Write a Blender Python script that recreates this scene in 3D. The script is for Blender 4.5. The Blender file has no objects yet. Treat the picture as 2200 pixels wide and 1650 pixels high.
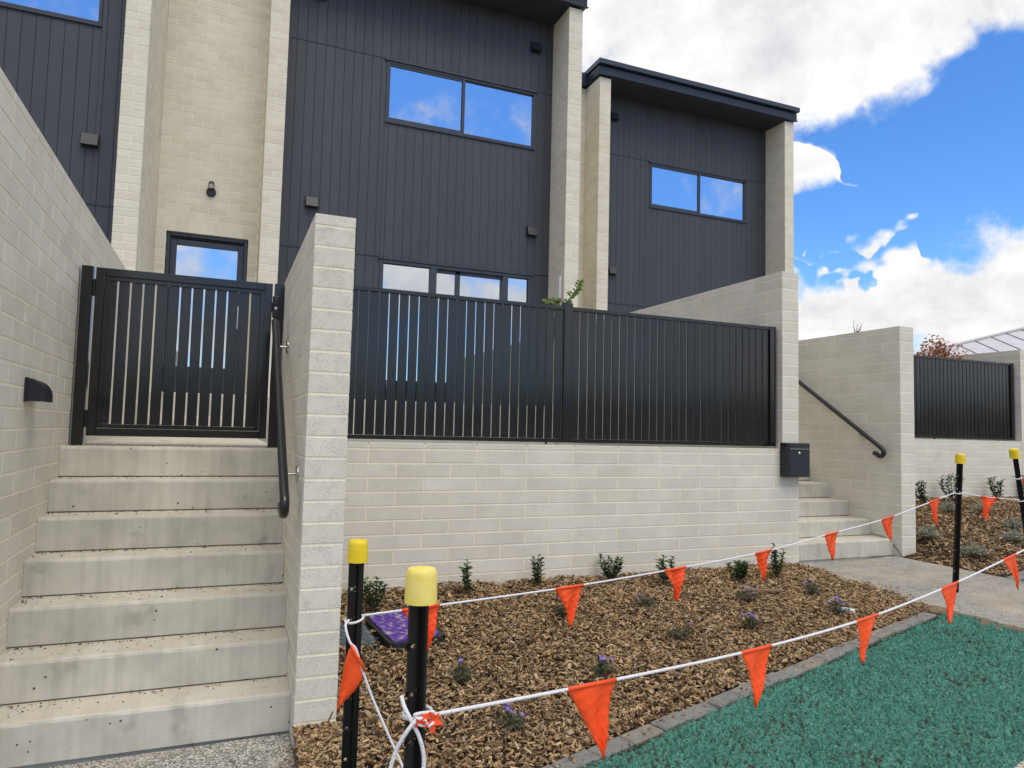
import bpy, math, random
import numpy as np
from mathutils import Vector, Matrix

SC = bpy.context.scene
COL = SC.collection
R = math.radians
rng = random.Random(7)
nrg = np.random.default_rng(7)

# ------------------------------------------------------------------ camera
CAM = np.array([-0.3629, -3.3958, 1.4493])
FPX, YAW, PITCH, ROLL = 1514.7, R(22.236), R(3.777), R(1.397)


def cam_axes():
    cy, sy, cp, sp, cr, sr = math.cos(YAW), math.sin(YAW), math.cos(PITCH), math.sin(PITCH), math.cos(ROLL), math.sin(ROLL)
    fwd = np.array([sy, cy, 0]); right = np.array([cy, -sy, 0]); up = np.array([0, 0, 1.0])
    f2 = fwd * cp + up * sp; u2 = up * cp - fwd * sp
    return right * cr + u2 * sr, u2 * cr - right * sr, f2


AX_R, AX_U, AX_F = cam_axes()
cd = bpy.data.cameras.new('camera')
cd.sensor_width = 36.0
cd.lens = 36.0 * FPX / 2200.0
cd.clip_start = 0.05
cd.clip_end = 3000
cam = bpy.data.objects.new('camera', cd)
COL.objects.link(cam)
M = Matrix(((AX_R[0], AX_U[0], -AX_F[0], CAM[0]), (AX_R[1], AX_U[1], -AX_F[1], CAM[1]), (AX_R[2], AX_U[2], -AX_F[2], CAM[2]), (0, 0, 0, 1)))
cam.matrix_world = M
SC.camera = cam


def pix_dir(u, v):
    d = ((u - 1100) / FPX) * AX_R - ((v - 825) / FPX) * AX_U + AX_F
    return d / np.linalg.norm(d)


def view_score(c, size):
    d = np.array(c) - CAM
    z = d @ AX_F
    if z < 0.3: return 0.0
    u = 1100 + FPX * (d @ AX_R) / z; v = 825 - FPX * (d @ AX_U) / z
    if u < -80 or u > 2280 or v < -80 or v > 1730: return 0.0
    return size / (z * z)


# ------------------------------------------------------------------ light
SUN_EL, SUN_AZ = R(64), R(168)          # azimuth clockwise from +Y (seen from above)
SC.view_settings.view_transform = 'Standard'
SC.view_settings.look = 'None'
SC.view_settings.gamma = 1.0
SC.view_settings.exposure = 0.66
SC.view_settings.use_curve_mapping = False
sl = bpy.data.lights.new('sun', 'SUN')
sl.energy = 1.45
sl.angle = R(44)
sl.color = (1.0, 0.93, 0.80)
sun = bpy.data.objects.new('sun', sl)
COL.objects.link(sun)
sdir = Vector((math.sin(SUN_AZ) * math.cos(SUN_EL), math.cos(SUN_AZ) * math.cos(SUN_EL), math.sin(SUN_EL)))
sun.rotation_euler = (-sdir).to_track_quat('-Z', 'Y').to_euler()
sun.location = (3, -6, 14)


class NT:
    """tiny helper around a node tree"""
    def __init__(self, tree):
        self.t = tree; self.n = tree.nodes; self.l = tree.links

    def add(self, kind, **kw):
        nd = self.n.new(kind)
        for k, v in kw.items():
            if k in ('operation', 'blend_type', 'data_type', 'noise_dimensions', 'feature', 'distance', 'sky_type', 'interpolation_type', 'attribute_name', 'wave_type', 'bands_direction', 'clamp', 'use_clamp', 'normalize', 'clamp_factor'):
                setattr(nd, k, v)
            else:
                self.inp(nd, k, v)
        return nd

    def inp(self, nd, key, v):
        s = nd.inputs[int(key[1:])] if key[0] == 'i' and key[1:].isdigit() else nd.inputs[key.replace('_', ' ')]
        if hasattr(v, 'links') or isinstance(v, bpy.types.NodeSocket): self.l.new(v, s)
        elif isinstance(v, bpy.types.Node): self.l.new(v.outputs[0], s)
        else: s.default_value = v

    def math(self, op, a, b=0.0, c=0.0, clamp=False):
        nd = self.n.new('ShaderNodeMath'); nd.operation = op; nd.use_clamp = clamp
        for i, v in enumerate((a, b, c)):
            self.inp(nd, 'i%d' % i, v)
        return nd.outputs[0]

    def mix(self, f, a, b, blend='MIX'):
        nd = self.n.new('ShaderNodeMix'); nd.data_type = 'RGBA'; nd.blend_type = blend
        for i, v in ((0, f), (6, a), (7, b)):
            self.inp(nd, 'i%d' % i, (v if not isinstance(v, tuple) or len(v) == 4 else v + (1,)))
        return nd.outputs[2]

    def ramp(self, f, stops):
        nd = self.n.new('ShaderNodeValToRGB')
        el = nd.color_ramp.elements
        while len(el) < len(stops): el.new(0.5)
        for e, (p, c) in zip(el, stops):
            e.position = p; e.color = c if len(c) == 4 else tuple(c) + (1,)
        self.inp(nd, 'i0', f)
        return nd.outputs[0]

    def remap(self, v, a, b, c=0.0, d=1.0, smooth=False):
        nd = self.n.new('ShaderNodeMapRange')
        if smooth: nd.interpolation_type = 'SMOOTHSTEP'
        for i, q in enumerate((v, a, b, c, d)): self.inp(nd, 'i%d' % i, q)
        return nd.outputs[0]


world = bpy.data.worlds.new('World')
SC.world = world
world.use_nodes = True
wt = world.node_tree
wt.nodes.clear()
W = NT(wt)
sky = wt.nodes.new('ShaderNodeTexSky')
sky.sky_type = 'NISHITA'
sky.sun_disc = False
sky.sun_elevation = SUN_EL
sky.sun_rotation = SUN_AZ
sky.air_density = 1.0
sky.dust_density = 0.25
sky.ozone_density = 2.2
tc = wt.nodes.new('ShaderNodeTexCoord')
sep = W.add('ShaderNodeSeparateXYZ', i0=tc.outputs['Generated'])
zz = W.math('MAXIMUM', sep.outputs[2], 0.0)
den = W.math('ADD', zz, 0.22)
px_ = W.math('DIVIDE', sep.outputs[0], den)
py_ = W.math('DIVIDE', sep.outputs[1], den)
comb = wt.nodes.new('ShaderNodeCombineXYZ')
wt.links.new(px_, comb.inputs[0]); wt.links.new(py_, comb.inputs[1])
n1 = W.add('ShaderNodeTexNoise', Vector=comb.outputs[0], Scale=1.15, Detail=9.0, Roughness=0.57, Distortion=0.25)
n2 = W.add('ShaderNodeTexNoise', Vector=comb.outputs[0], Scale=2.6, Detail=6.0, Roughness=0.6)
nz = W.add('ShaderNodeTexNoise', Vector=tc.outputs['Generated'], Scale=9.0, Detail=8.0, Roughness=0.62)
nf = W.add('ShaderNodeTexNoise', Vector=tc.outputs['Generated'], Scale=26.0, Detail=8.0, Roughness=0.62, Distortion=0.4)
field = W.math('ADD', W.math('MULTIPLY', n1.outputs[0], 0.95), W.math('MULTIPLY', nz.outputs[0], 0.75))
field = W.math('ADD', field, W.math('MULTIPLY', nf.outputs[0], 0.20))
field = W.math('SUBTRACT', field, 0.195)
warp = W.add('ShaderNodeTexNoise', Vector=tc.outputs['Generated'], Scale=7.0, Detail=4.0, Roughness=0.5)
wv = wt.nodes.new('ShaderNodeVectorMath'); wv.operation = 'MULTIPLY_ADD'
wt.links.new(warp.outputs['Color'], wv.inputs[0]); wv.inputs[1].default_value = (.05, .05, .05)
wsub = wt.nodes.new('ShaderNodeVectorMath'); wsub.operation = 'SUBTRACT'
wt.links.new(tc.outputs['Generated'], wsub.inputs[0]); wsub.inputs[1].default_value = (.025, .025, .025)
wt.links.new(wsub.outputs[0], wv.inputs[2])
# the cloud banks and the clear gap standing over the street
CLOUDS = [((1400, 40), 9.5, .26), ((1620, 60), 9.0, .28), ((1840, 30), 8.5, .26), ((2040, -70), 8.0, .24), ((1760, 170), 4.0, .14), ((1950, 225), 3.6, .20),
          ((1740, 720), 4.0, .30), ((1860, 700), 4.8, .32), ((1990, 690), 5.2, .34), ((2130, 650), 5.4, .34), ((2250, 590), 5.8, .32), ((1738, 500), 2.0, .42), ((1868, 515), 1.5, .26),
          ((1950, 400), 9.5, -.46), ((2130, 210), 6.0, -.34), ((1780, 390), 5.0, -.30), ((2170, 370), 6.5, -.34), ((2185, 742), 1.4, -.36), ((1800, 570), 3.4, -.30), ((1920, 550), 3.4, -.2)]
# the clear gap mirrored in the upper windows
MIRROR = [((1000, 240), 9, -.15), ((1500, 420), 9, -.2)]
for i_, ((pu, pv), rad, amp) in enumerate(CLOUDS + MIRROR):
    c = pix_dir(pu, pv)
    if i_ >= len(CLOUDS): c = c * np.array([1, -1, 1])
    vd = wt.nodes.new('ShaderNodeVectorMath'); vd.operation = 'DOT_PRODUCT'
    wt.links.new(wv.outputs[0], vd.inputs[0]); vd.inputs[1].default_value = tuple(c)
    k = W.remap(vd.outputs['Value'], math.cos(R(rad * 1.25)), 1.0 - (1 - math.cos(R(rad))) * 0.1, 0.0, amp * .72, True)
    field = W.math('ADD', field, k)
mask = W.remap(field, 0.565, 0.84, 0.0, 1.0, True)
thick = W.remap(field, 0.66, 1.0, 0.0, 1.0, True)
shade = W.math('ADD', W.math('MULTIPLY', n2.outputs[0], 0.55), W.math('ADD', W.math('MULTIPLY', nz.outputs[0], 0.65), W.math('MULTIPLY', nf.outputs[0], 0.25)))
ccol = W.ramp(W.remap(shade, 0.52, 0.92), [(0.0, (5.2, 5.3, 5.6)), (0.45, (7.0, 7.0, 7.0)), (1.0, (8.9, 8.75, 8.5))])
hsv = W.add('ShaderNodeHueSaturation', Saturation=1.2, Value=1.38, Color=sky.outputs[0])
skyc = W.mix(1.0, hsv.outputs[0], (0.72, 0.93, 1.18, 1), 'MULTIPLY')
wc = W.mix(mask, skyc, ccol)
bg = W.add('ShaderNodeBackground', Color=wc, Strength=0.084)
wo = wt.nodes.new('ShaderNodeOutputWorld')
wt.links.new(bg.outputs[0], wo.inputs[0])

# ------------------------------------------------------------------ materials
MATS = {}


def new_mat(name):
    m = bpy.data.materials.new(name); m.use_nodes = True
    m.node_tree.nodes.clear()
    t = NT(m.node_tree)
    b = m.node_tree.nodes.new('ShaderNodeBsdfPrincipled')
    o = m.node_tree.nodes.new('ShaderNodeOutputMaterial')
    m.node_tree.links.new(b.outputs[0], o.inputs[0])
    MATS[name] = m
    return m, t, b


def coords(t):
    g = t.n.new('ShaderNodeNewGeometry')
    return g.outputs['Position'], g


def rnd(t):
    oi = t.n.new('ShaderNodeObjectInfo'); g = t.n.new('ShaderNodeNewGeometry')
    return t.math('FRACT', t.math('ADD', oi.outputs['Random'], g.outputs['Random Per Island']))


def bump(t, b, h, strength=0.3, dist=0.01):
    bn = t.add('ShaderNodeBump', Strength=strength, Distance=dist, Height=h)
    t.l.new(bn.outputs[0], b.inputs['Normal'])


def plain(name, col, rough=0.5, metal=0.0, noise=0.0, nscale=40.0, bmp=0.0, spec=0.5, var=0.0):
    m, t, b = new_mat(name)
    P, g = coords(t)
    c = t.n.new('ShaderNodeRGB'); c.outputs[0].default_value = tuple(col) + (1,)
    out = c.outputs[0]
    if noise or bmp:
        nz = t.add('ShaderNodeTexNoise', Vector=P, Scale=nscale, Detail=6.0, Roughness=0.6)
        if noise:
            out = t.mix(1.0, out, t.ramp(nz.outputs[0], [(0.25, (1 - noise,) * 3), (0.75, (1 + noise,) * 3)]), 'MULTIPLY')
        if bmp: bump(t, b, nz.outputs[0], bmp, 0.004)
    if var:
        out = t.mix(1.0, out, t.ramp(rnd(t), [(0.0, (1 - var,) * 3), (1.0, (1 + var,) * 3)]), 'MULTIPLY')
    t.l.new(out, b.inputs['Base Color'])
    b.inputs['Roughness'].default_value = rough
    b.inputs['Metallic'].default_value = metal
    b.inputs['Specular IOR Level'].default_value = spec
    return m


def masonry_mat(name, c0, c1, pit=0.55, pscale=260.0, pth=0.16, stain=0.10):
    """concrete masonry: piece to piece tint, speckle of dark pits, faint stains"""
    m, t, b = new_mat(name)
    P, g = coords(t)
    base = t.ramp(rnd(t), [(0.0, c0), (0.45, tuple((a + q) / 2 for a, q in zip(c0, c1))), (1.0, c1)])
    n = t.add('ShaderNodeTexNoise', Vector=P, Scale=3.2, Detail=5.0, Roughness=0.6)
    base = t.mix(1.0, base, t.ramp(n.outputs[0], [(0.3, (1 - stain,) * 3), (0.7, (1 + stain * .6,) * 3)]), 'MULTIPLY')
    sm = t.add('ShaderNodeTexNoise', Vector=P, Scale=11.0, Detail=7.0, Roughness=0.7)
    base = t.mix(t.remap(sm.outputs[0], 0.60, 0.74, 0, 0.45, True), base, (0.80, 0.765, 0.68, 1))
    base = t.mix(t.remap(sm.outputs[0], 0.36, 0.27, 0, 0.22, True), base, (0.36, 0.33, 0.27, 1))
    f = t.add('ShaderNodeTexNoise', Vector=P, Scale=150.0, Detail=4.0, Roughness=0.7)
    base = t.mix(1.0, base, t.ramp(f.outputs[0], [(0.25, (.86, .86, .86)), (0.75, (1.08, 1.08, 1.08))]), 'MULTIPLY')
    v = t.add('ShaderNodeTexVoronoi', Vector=P, Scale=pscale, Randomness=1.0)
    dens = t.add('ShaderNodeTexNoise', Vector=P, Scale=14.0, Detail=2.0)
    th = t.math('MULTIPLY', t.remap(dens.outputs[0], 0.25, 0.65, .35, 1.0), pth)
    hole = t.math('LESS_THAN', v.outputs['Distance'], th)
    base = t.mix(t.math('MULTIPLY', hole, pit), base, (0.16, 0.155, 0.14, 1))
    t.l.new(base, b.inputs['Base Color'])
    b.inputs['Roughness'].default_value = 0.9
    b.inputs['Specular IOR Level'].default_value = 0.25
    bump(t, b, t.math('SUBTRACT', f.outputs[0], t.math('MULTIPLY', hole, 0.8)), 0.35, 0.003)
    return m


masonry_mat('block', (0.70, 0.66, 0.56), (0.755, 0.715, 0.62), pit=0.5, pscale=240, pth=0.26)
masonry_mat('block_pale', (0.72, 0.685, 0.59), (0.78, 0.745, 0.655), pit=0.62, pscale=260, pth=0.40)
masonry_mat('brick_cream', (0.70, 0.65, 0.53), (0.77, 0.73, 0.62), pit=0.45, pscale=170, pth=0.16, stain=0.08)
plain('mortar', (0.82, 0.755, 0.58), 0.95, noise=0.10, nscale=60, bmp=0.3, spec=0.2)
plain('mortar_house', (0.83, 0.765, 0.60), 0.95, noise=0.08, nscale=60, bmp=0.3, spec=0.2)
plain('cladding', (0.046, 0.050, 0.060), 0.5, noise=0.07, nscale=3.0, var=0.07, spec=0.5)
plain('frame_navy', (0.040, 0.047, 0.064), 0.38, noise=0.05, nscale=5, spec=0.5)
plain('backing', (0.012, 0.013, 0.017), 0.8)
plain('fascia', (0.030, 0.039, 0.062), 0.33, noise=0.05, nscale=4)
plain('soffit', (0.028, 0.031, 0.04), 0.75)
plain('interior', (0.02, 0.02, 0.022), 0.9)
plain('vent_paint', (0.020, 0.022, 0.028), 0.45, noise=0.05, nscale=20)
plain('black_plastic', (0.012, 0.013, 0.018), 0.42, noise=0.1, nscale=60)
plain('black_satin', (0.010, 0.0105, 0.012), 0.28, spec=0.6)
plain('steel', (0.55, 0.54, 0.52), 0.32, 1.0, noise=0.08, nscale=60)
plain('chrome', (0.75, 0.75, 0.75), 0.15, 1.0)
plain('mail_paint', (0.020, 0.023, 0.032), 0.38, noise=0.12, nscale=45)
plain('mail_side', (0.010, 0.011, 0.014), 0.4)
plain('lamp_glass', (0.72, 0.70, 0.66), 0.35)
plain('rubber_black', (0.004, 0.004, 0.0045), 0.34, noise=0.25, nscale=90, bmp=0.1, spec=0.4)
plain('cap_yellow', (0.80, 0.58, 0.015), 0.42, noise=0.08, nscale=40)
plain('stem', (0.10, 0.075, 0.045), 0.8, noise=0.2, nscale=80)
plain('stem_red', (0.11, 0.05, 0.035), 0.8, noise=0.2, nscale=80)
plain('white_tube', (0.75, 0.75, 0.72), 0.5, noise=0.1, nscale=60)
plain('grey_conduit', (0.55, 0.55, 0.56), 0.5)
plain('soil', (0.055, 0.038, 0.026), 0.95, noise=0.4, nscale=30, bmp=0.6, spec=0.1)
plain('litter', (0.075, 0.055, 0.04), 0.9, var=.6)
plain('soil_dry', (0.20, 0.145, 0.095), 0.95, noise=0.3, nscale=40, bmp=0.6, spec=0.1)
plain('stick', (0.20, 0.12, 0.07), 0.85, noise=0.25, nscale=60)
plain('reflection_hill', (0.022, 0.03, 0.018), 0.95, noise=0.35, nscale=0.05)
plain('far_wall', (0.42, 0.40, 0.37), 0.85)
plain('pit_box', (0.017, 0.02, 0.022), 0.5, noise=0.3, nscale=50, bmp=0.3)


def satin_powder():
    m, t, b = new_mat('powder_black')
    P, g = coords(t)
    n = t.add('ShaderNodeTexNoise', Vector=P, Scale=2.2, Detail=3.0)
    oi = rnd(t)
    t.l.new(t.mix(oi, (0.008, 0.008, 0.009, 1), (0.010, 0.010, 0.011, 1)), b.inputs['Base Color'])
    t.l.new(t.remap(n.outputs[0], 0.3, 0.7, 0.13, 0.19), b.inputs['Roughness'])
    b.inputs['Specular IOR Level'].default_value = 0.62
    f = t.add('ShaderNodeTexNoise', Vector=P, Scale=500.0, Detail=1.0)
    bump(t, b, f.outputs[0], 0.05, 0.001)


satin_powder()


def glass_mat():
    m, t, b = new_mat('window_glass')
    P, g = coords(t)
    b.inputs['Base Color'].default_value = (0.012, 0.014, 0.017, 1)
    b.inputs['Roughness'].default_value = 0.012
    b.inputs['IOR'].default_value = 1.5
    gl = t.n.new('ShaderNodeBsdfGlossy'); gl.inputs['Roughness'].default_value = 0.008
    gl.inputs['Color'].default_value = (0.80, 0.84, 0.90, 1)
    n = t.add('ShaderNodeTexNoise', Vector=P, Scale=1.3, Detail=1.0)
    bn = t.add('ShaderNodeBump', Strength=0.05, Distance=0.02, Height=n.outputs[0])
    t.l.new(bn.outputs[0], gl.inputs['Normal'])
    mx = t.n.new('ShaderNodeMixShader'); mx.inputs[0].default_value = 0.72
    out = [q for q in m.node_tree.nodes if q.type == 'OUTPUT_MATERIAL'][0]
    t.l.new(b.outputs[0], mx.inputs[1]); t.l.new(gl.outputs[0], mx.inputs[2]); t.l.new(mx.outputs[0], out.inputs[0])


glass_mat()


def concrete_mat(name, base=(0.55, 0.525, 0.455), dirt=(0.49, 0.425, 0.325), streak=True):
    m, t, b = new_mat(name)
    P, g = coords(t)
    n = t.add('ShaderNodeTexNoise', Vector=P, Scale=4.0, Detail=7.0, Roughness=0.62)
    col = t.ramp(n.outputs[0], [(0.3, tuple(c * .80 for c in base)), (0.55, base), (0.8, tuple(c * 1.12 for c in base))])
    # vertical form streaks on the risers
    mp = t.add('ShaderNodeMapping', Vector=P); mp.inputs['Scale'].default_value = (16, 1, 1.2)
    s = t.add('ShaderNodeTexNoise', Vector=mp.outputs[0], Scale=1.6, Detail=4.0, Roughness=0.55)
    if streak:
        col = t.mix(1.0, col, t.ramp(s.outputs[0], [(0.30, (.88, .88, .87)), (0.5, (1, 1, 1)), (0.72, (1.06, 1.06, 1.05))]), 'MULTIPLY')
    mp2 = t.add('ShaderNodeMapping', Vector=P); mp2.inputs['Scale'].default_value = (5.5, 1, 5.5)
    blot = t.add('ShaderNodeTexNoise', Vector=mp2.outputs[0], Scale=1.0, Detail=3.0, Roughness=0.5)
    col = t.mix(t.remap(blot.outputs[0], 0.60, 0.72, 0, 0.42, True), col, (0.24, 0.225, 0.19, 1))
    # dirt lying on the treads
    sp = t.add('ShaderNodeSeparateXYZ', i0=g.outputs['Normal'])
    upf = t.remap(sp.outputs[2], 0.8, 0.98)
    d2 = t.add('ShaderNodeTexNoise', Vector=P, Scale=9.0, Detail=6.0, Roughness=0.7)
    dm = t.math('MULTIPLY', upf, t.remap(d2.outputs[0], 0.32, 0.68, 0.10, 0.62, True))
    col = t.mix(dm, col, tuple(dirt) + (1,))
    fine = t.add('ShaderNodeTexNoise', Vector=P, Scale=120.0, Detail=4.0, Roughness=0.7)
    specks = t.math('MULTIPLY', upf, t.remap(fine.outputs[0], 0.66, 0.70, 0, 0.7))
    col = t.mix(specks, col, (0.09, 0.075, 0.055, 1))
    # bug holes
    v = t.add('ShaderNodeTexVoronoi', Vector=P, Scale=24.0, Randomness=1.0)
    vs = t.add('ShaderNodeSeparateColor', i0=v.outputs['Color'])
    th = t.math('MULTIPLY', t.math('POWER', vs.outputs[0], 3.0), 0.16)
    hole = t.math('LESS_THAN', v.outputs['Distance'], th)
    hole = t.math('MULTIPLY', hole, t.math('SUBTRACT', 1.0, upf))
    col = t.mix(hole, col, (0.10, 0.095, 0.085, 1))
    t.l.new(col, b.inputs['Base Color'])
    b.inputs['Roughness'].default_value = 0.88
    b.inputs['Specular IOR Level'].default_value = 0.3
    bump(t, b, t.math('SUBTRACT', t.math('MULTIPLY', fine.outputs[0], 0.5), t.math('MULTIPLY', hole, 1.5)), 0.3, 0.004)


concrete_mat('concrete')


def aggregate_mat(name, c=((0.20, 0.20, 0.20), (0.40, 0.38, 0.34), (0.62, 0.59, 0.54)), scale=150.0, dust=(0.44, 0.38, 0.29), damt=0.4):
    m, t, b = new_mat(name)
    P, g = coords(t)
    v = t.add('ShaderNodeTexVoronoi', Vector=P, Scale=scale, Randomness=1.0)
    sc_ = t.add('ShaderNodeSeparateColor', i0=v.outputs['Color'])
    col = t.ramp(sc_.outputs[0], [(0.05, tuple(k * .5 for k in c[0])), (0.35, c[0]), (0.6, c[1]), (0.95, c[2])])
    n = t.add('ShaderNodeTexNoise', Vector=P, Scale=1.7, Detail=6.0, Roughness=0.6)
    col = t.mix(t.remap(n.outputs[0], 0.42, 0.72, 0.0, damt, True), col, tuple(dust) + (1,))
    st = t.add('ShaderNodeTexNoise', Vector=P, Scale=6.0, Detail=4.0)
    col = t.mix(1.0, col, t.ramp(st.outputs[0], [(0.3, (.82, .82, .82)), (0.7, (1.1, 1.1, 1.1))]), 'MULTIPLY')
    t.l.new(col, b.inputs['Base Color'])
    b.inputs['Roughness'].default_value = 0.85
    bump(t, b, v.outputs['Distance'], 0.5, 0.006)


aggregate_mat('aggregate', ((0.15, 0.15, 0.145), (0.34, 0.325, 0.285), (0.60, 0.57, 0.50)), 150.0, (0.42, 0.365, 0.27), 0.3)
aggregate_mat('aggregate_warm', ((0.27, 0.255, 0.225), (0.35, 0.33, 0.285), (0.44, 0.41, 0.355)), 170.0, (0.42, 0.35, 0.255), 0.7)
aggregate_mat('footpath', ((0.36, 0.31, 0.25), (0.46, 0.40, 0.33), (0.55, 0.50, 0.42)), 90.0, (0.50, 0.40, 0.29), 0.9)
aggregate_mat('ground_dirt', ((0.26, 0.22, 0.17), (0.34, 0.29, 0.22), (0.42, 0.36, 0.28)), 40.0, (0.36, 0.29, 0.2), 0.7)


def chip_mat():
    m, t, b = new_mat('bark_chip')
    P, g = coords(t)
    c = t.ramp(rnd(t), [(0.0, (0.060, 0.034, 0.017)), (0.2, (0.17, 0.105, 0.053)), (0.45, (0.32, 0.20, 0.10)), (0.72, (0.46, 0.305, 0.155)), (0.9, (0.53, 0.39, 0.22)), (1.0, (0.25, 0.205, 0.15))])
    n = t.add('ShaderNodeTexNoise', Vector=P, Scale=120.0, Detail=4.0, Roughness=0.7)
    c = t.mix(1.0, c, t.ramp(n.outputs[0], [(0.25, (.62, .62, .62)), (0.75, (1.25, 1.25, 1.25))]), 'MULTIPLY')
    t.l.new(c, b.inputs['Base Color'])
    b.inputs['Roughness'].default_value = 0.8
    b.inputs['Specular IOR Level'].default_value = 0.25


chip_mat()
aggregate_mat('asphalt', ((0.035, 0.035, 0.036), (0.05, 0.05, 0.05), (0.075, 0.073, 0.07)), 110.0, (0.07, 0.065, 0.06), 0.4)


def turf_mats():
    m, t, b = new_mat('turf_soil')
    P, g = coords(t)
    n = t.add('ShaderNodeTexNoise', Vector=P, Scale=170.0, Detail=5.0, Roughness=0.7)
    lo = t.add('ShaderNodeTexNoise', Vector=P, Scale=7.0, Detail=4.0)
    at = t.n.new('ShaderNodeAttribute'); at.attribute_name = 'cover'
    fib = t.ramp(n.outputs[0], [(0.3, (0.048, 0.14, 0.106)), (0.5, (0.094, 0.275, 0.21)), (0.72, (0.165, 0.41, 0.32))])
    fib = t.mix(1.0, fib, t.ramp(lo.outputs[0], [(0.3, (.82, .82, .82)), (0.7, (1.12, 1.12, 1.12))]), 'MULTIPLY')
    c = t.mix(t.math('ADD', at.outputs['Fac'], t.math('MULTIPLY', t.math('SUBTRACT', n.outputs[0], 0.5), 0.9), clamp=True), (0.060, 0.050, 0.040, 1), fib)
    t.l.new(c, b.inputs['Base Color']); b.inputs['Roughness'].default_value = 0.95
    b.inputs['Specular IOR Level'].default_value = 0.15
    bump(t, b, n.outputs[0], 0.8, 0.01)
    m, t, b = new_mat('turf_fibre')
    P, g = coords(t)
    lo = t.add('ShaderNodeTexNoise', Vector=P, Scale=3.0, Detail=4.0)
    c = t.ramp(rnd(t), [(0.0, (0.03, 0.09, 0.065)), (0.35, (0.06, 0.19, 0.145)), (0.75, (0.11, 0.31, 0.235)), (1.0, (0.22, 0.46, 0.37))])
    c = t.mix(1.0, c, t.ramp(lo.outputs[0], [(0.3, (.75, .78, .75)), (0.7, (1.15, 1.12, 1.12))]), 'MULTIPLY')
    t.l.new(c, b.inputs['Base Color']); b.inputs['Roughness'].default_value = 0.9
    b.inputs['Specular IOR Level'].default_value = 0.15


turf_mats()


def leaf_mat(name, stops, rough=0.38, trans=0.25):
    m, t, b = new_mat(name)
    P, g = coords(t)
    c = t.ramp(rnd(t), stops)
    t.l.new(c, b.inputs['Base Color']); b.inputs['Roughness'].default_value = rough
    b.inputs['Specular IOR Level'].default_value = 0.45
    tr = t.n.new('ShaderNodeBsdfTranslucent'); t.l.new(c, tr.inputs[0])
    mx = t.n.new('ShaderNodeMixShader'); mx.inputs[0].default_value = trans
    out = [q for q in m.node_tree.nodes if q.type == 'OUTPUT_MATERIAL'][0]
    t.l.new(b.outputs[0], mx.inputs[1]); t.l.new(tr.outputs[0], mx.inputs[2]); t.l.new(mx.outputs[0], out.inputs[0])


leaf_mat('leaf_dark', [(0, (0.014, 0.040, 0.013)), (.6, (0.034, 0.092, 0.028)), (1, (0.085, 0.18, 0.05))])
leaf_mat('leaf_grey', [(0, (0.045, 0.065, 0.040)), (.6, (0.10, 0.13, 0.07)), (1, (0.20, 0.22, 0.12))], 0.7)
leaf_mat('leaf_silver', [(0, (0.26, 0.31, 0.24)), (.6, (0.42, 0.47, 0.38)), (1, (0.58, 0.61, 0.52))], 0.8)
leaf_mat('leaf_lime', [(0, (0.09, 0.16, 0.03)), (.6, (0.17, 0.26, 0.05)), (1, (0.28, 0.36, 0.10))], 0.45, 0.4)
leaf_mat('leaf_red', [(0, (0.26, 0.05, 0.025)), (.45, (0.46, 0.11, 0.045)), (.75, (0.42, 0.20, 0.06)), (1, (0.22, 0.18, 0.06))], 0.6, 0.35)
leaf_mat('petal', [(0, (0.22, 0.15, 0.55)), (1, (0.42, 0.32, 0.78))], 0.6, 0.3)
leaf_mat('flag_orange', [(0, (1.0, 0.092, 0.012)), (1, (1.0, 0.115, 0.018))], 0.4, 0.16)


def rope_mat():
    m, t, b = new_mat('rope_white')
    P, g = coords(t)
    n = t.add('ShaderNodeTexNoise', Vector=P, Scale=260.0, Detail=3.0)
    t.l.new(t.ramp(n.outputs[0], [(0.3, (.58, .58, .62)), (0.65, (.82, .82, .84))]), b.inputs['Base Color'])
    b.inputs['Roughness'].default_value = 0.7
    bump(t, b, n.outputs[0], 0.8, 0.004)


rope_mat()


def cap_scuffed():
    m, t, b = new_mat('cap_scuffed')
    P, g = coords(t)
    n = t.add('ShaderNodeTexNoise', Vector=P, Scale=38.0, Detail=5.0, Roughness=0.6)
    base = t.ramp(n.outputs[0], [(0.3, (0.78, 0.62, 0.10)), (0.7, (0.80, 0.70, 0.22))])
    s = t.add('ShaderNodeTexNoise', Vector=P, Scale=60.0, Detail=3.0, Roughness=0.5)
    base = t.mix(t.remap(s.outputs[0], 0.66, 0.70), base, (0.50, 0.48, 0.42, 1))
    t.l.new(base, b.inputs['Base Color']); b.inputs['Roughness'].default_value = 0.55


cap_scuffed()


def paver_mat():
    m, t, b = new_mat('paver')
    P, g = coords(t)
    n = t.add('ShaderNodeTexNoise', Vector=P, Scale=22.0, Detail=6.0, Roughness=0.65)
    c = t.ramp(rnd(t), [(0.0, (0.165, 0.16, 0.15)), (0.6, (0.21, 0.20, 0.185)), (1.0, (0.235, 0.195, 0.155))])
    c = t.mix(1.0, c, t.ramp(n.outputs[0], [(0.25, (.7, .7, .7)), (0.75, (1.2, 1.2, 1.2))]), 'MULTIPLY')
    g2 = t.add('ShaderNodeTexNoise', Vector=P, Scale=10.0, Detail=4.0)
    c = t.mix(t.remap(g2.outputs[0], 0.62, 0.75, 0, 0.35), c, (0.12, 0.24, 0.21, 1))
    t.l.new(c, b.inputs['Base Color']); b.inputs['Roughness'].default_value = 0.85
    bump(t, b, n.outputs[0], 0.4, 0.004)


paver_mat()


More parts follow.
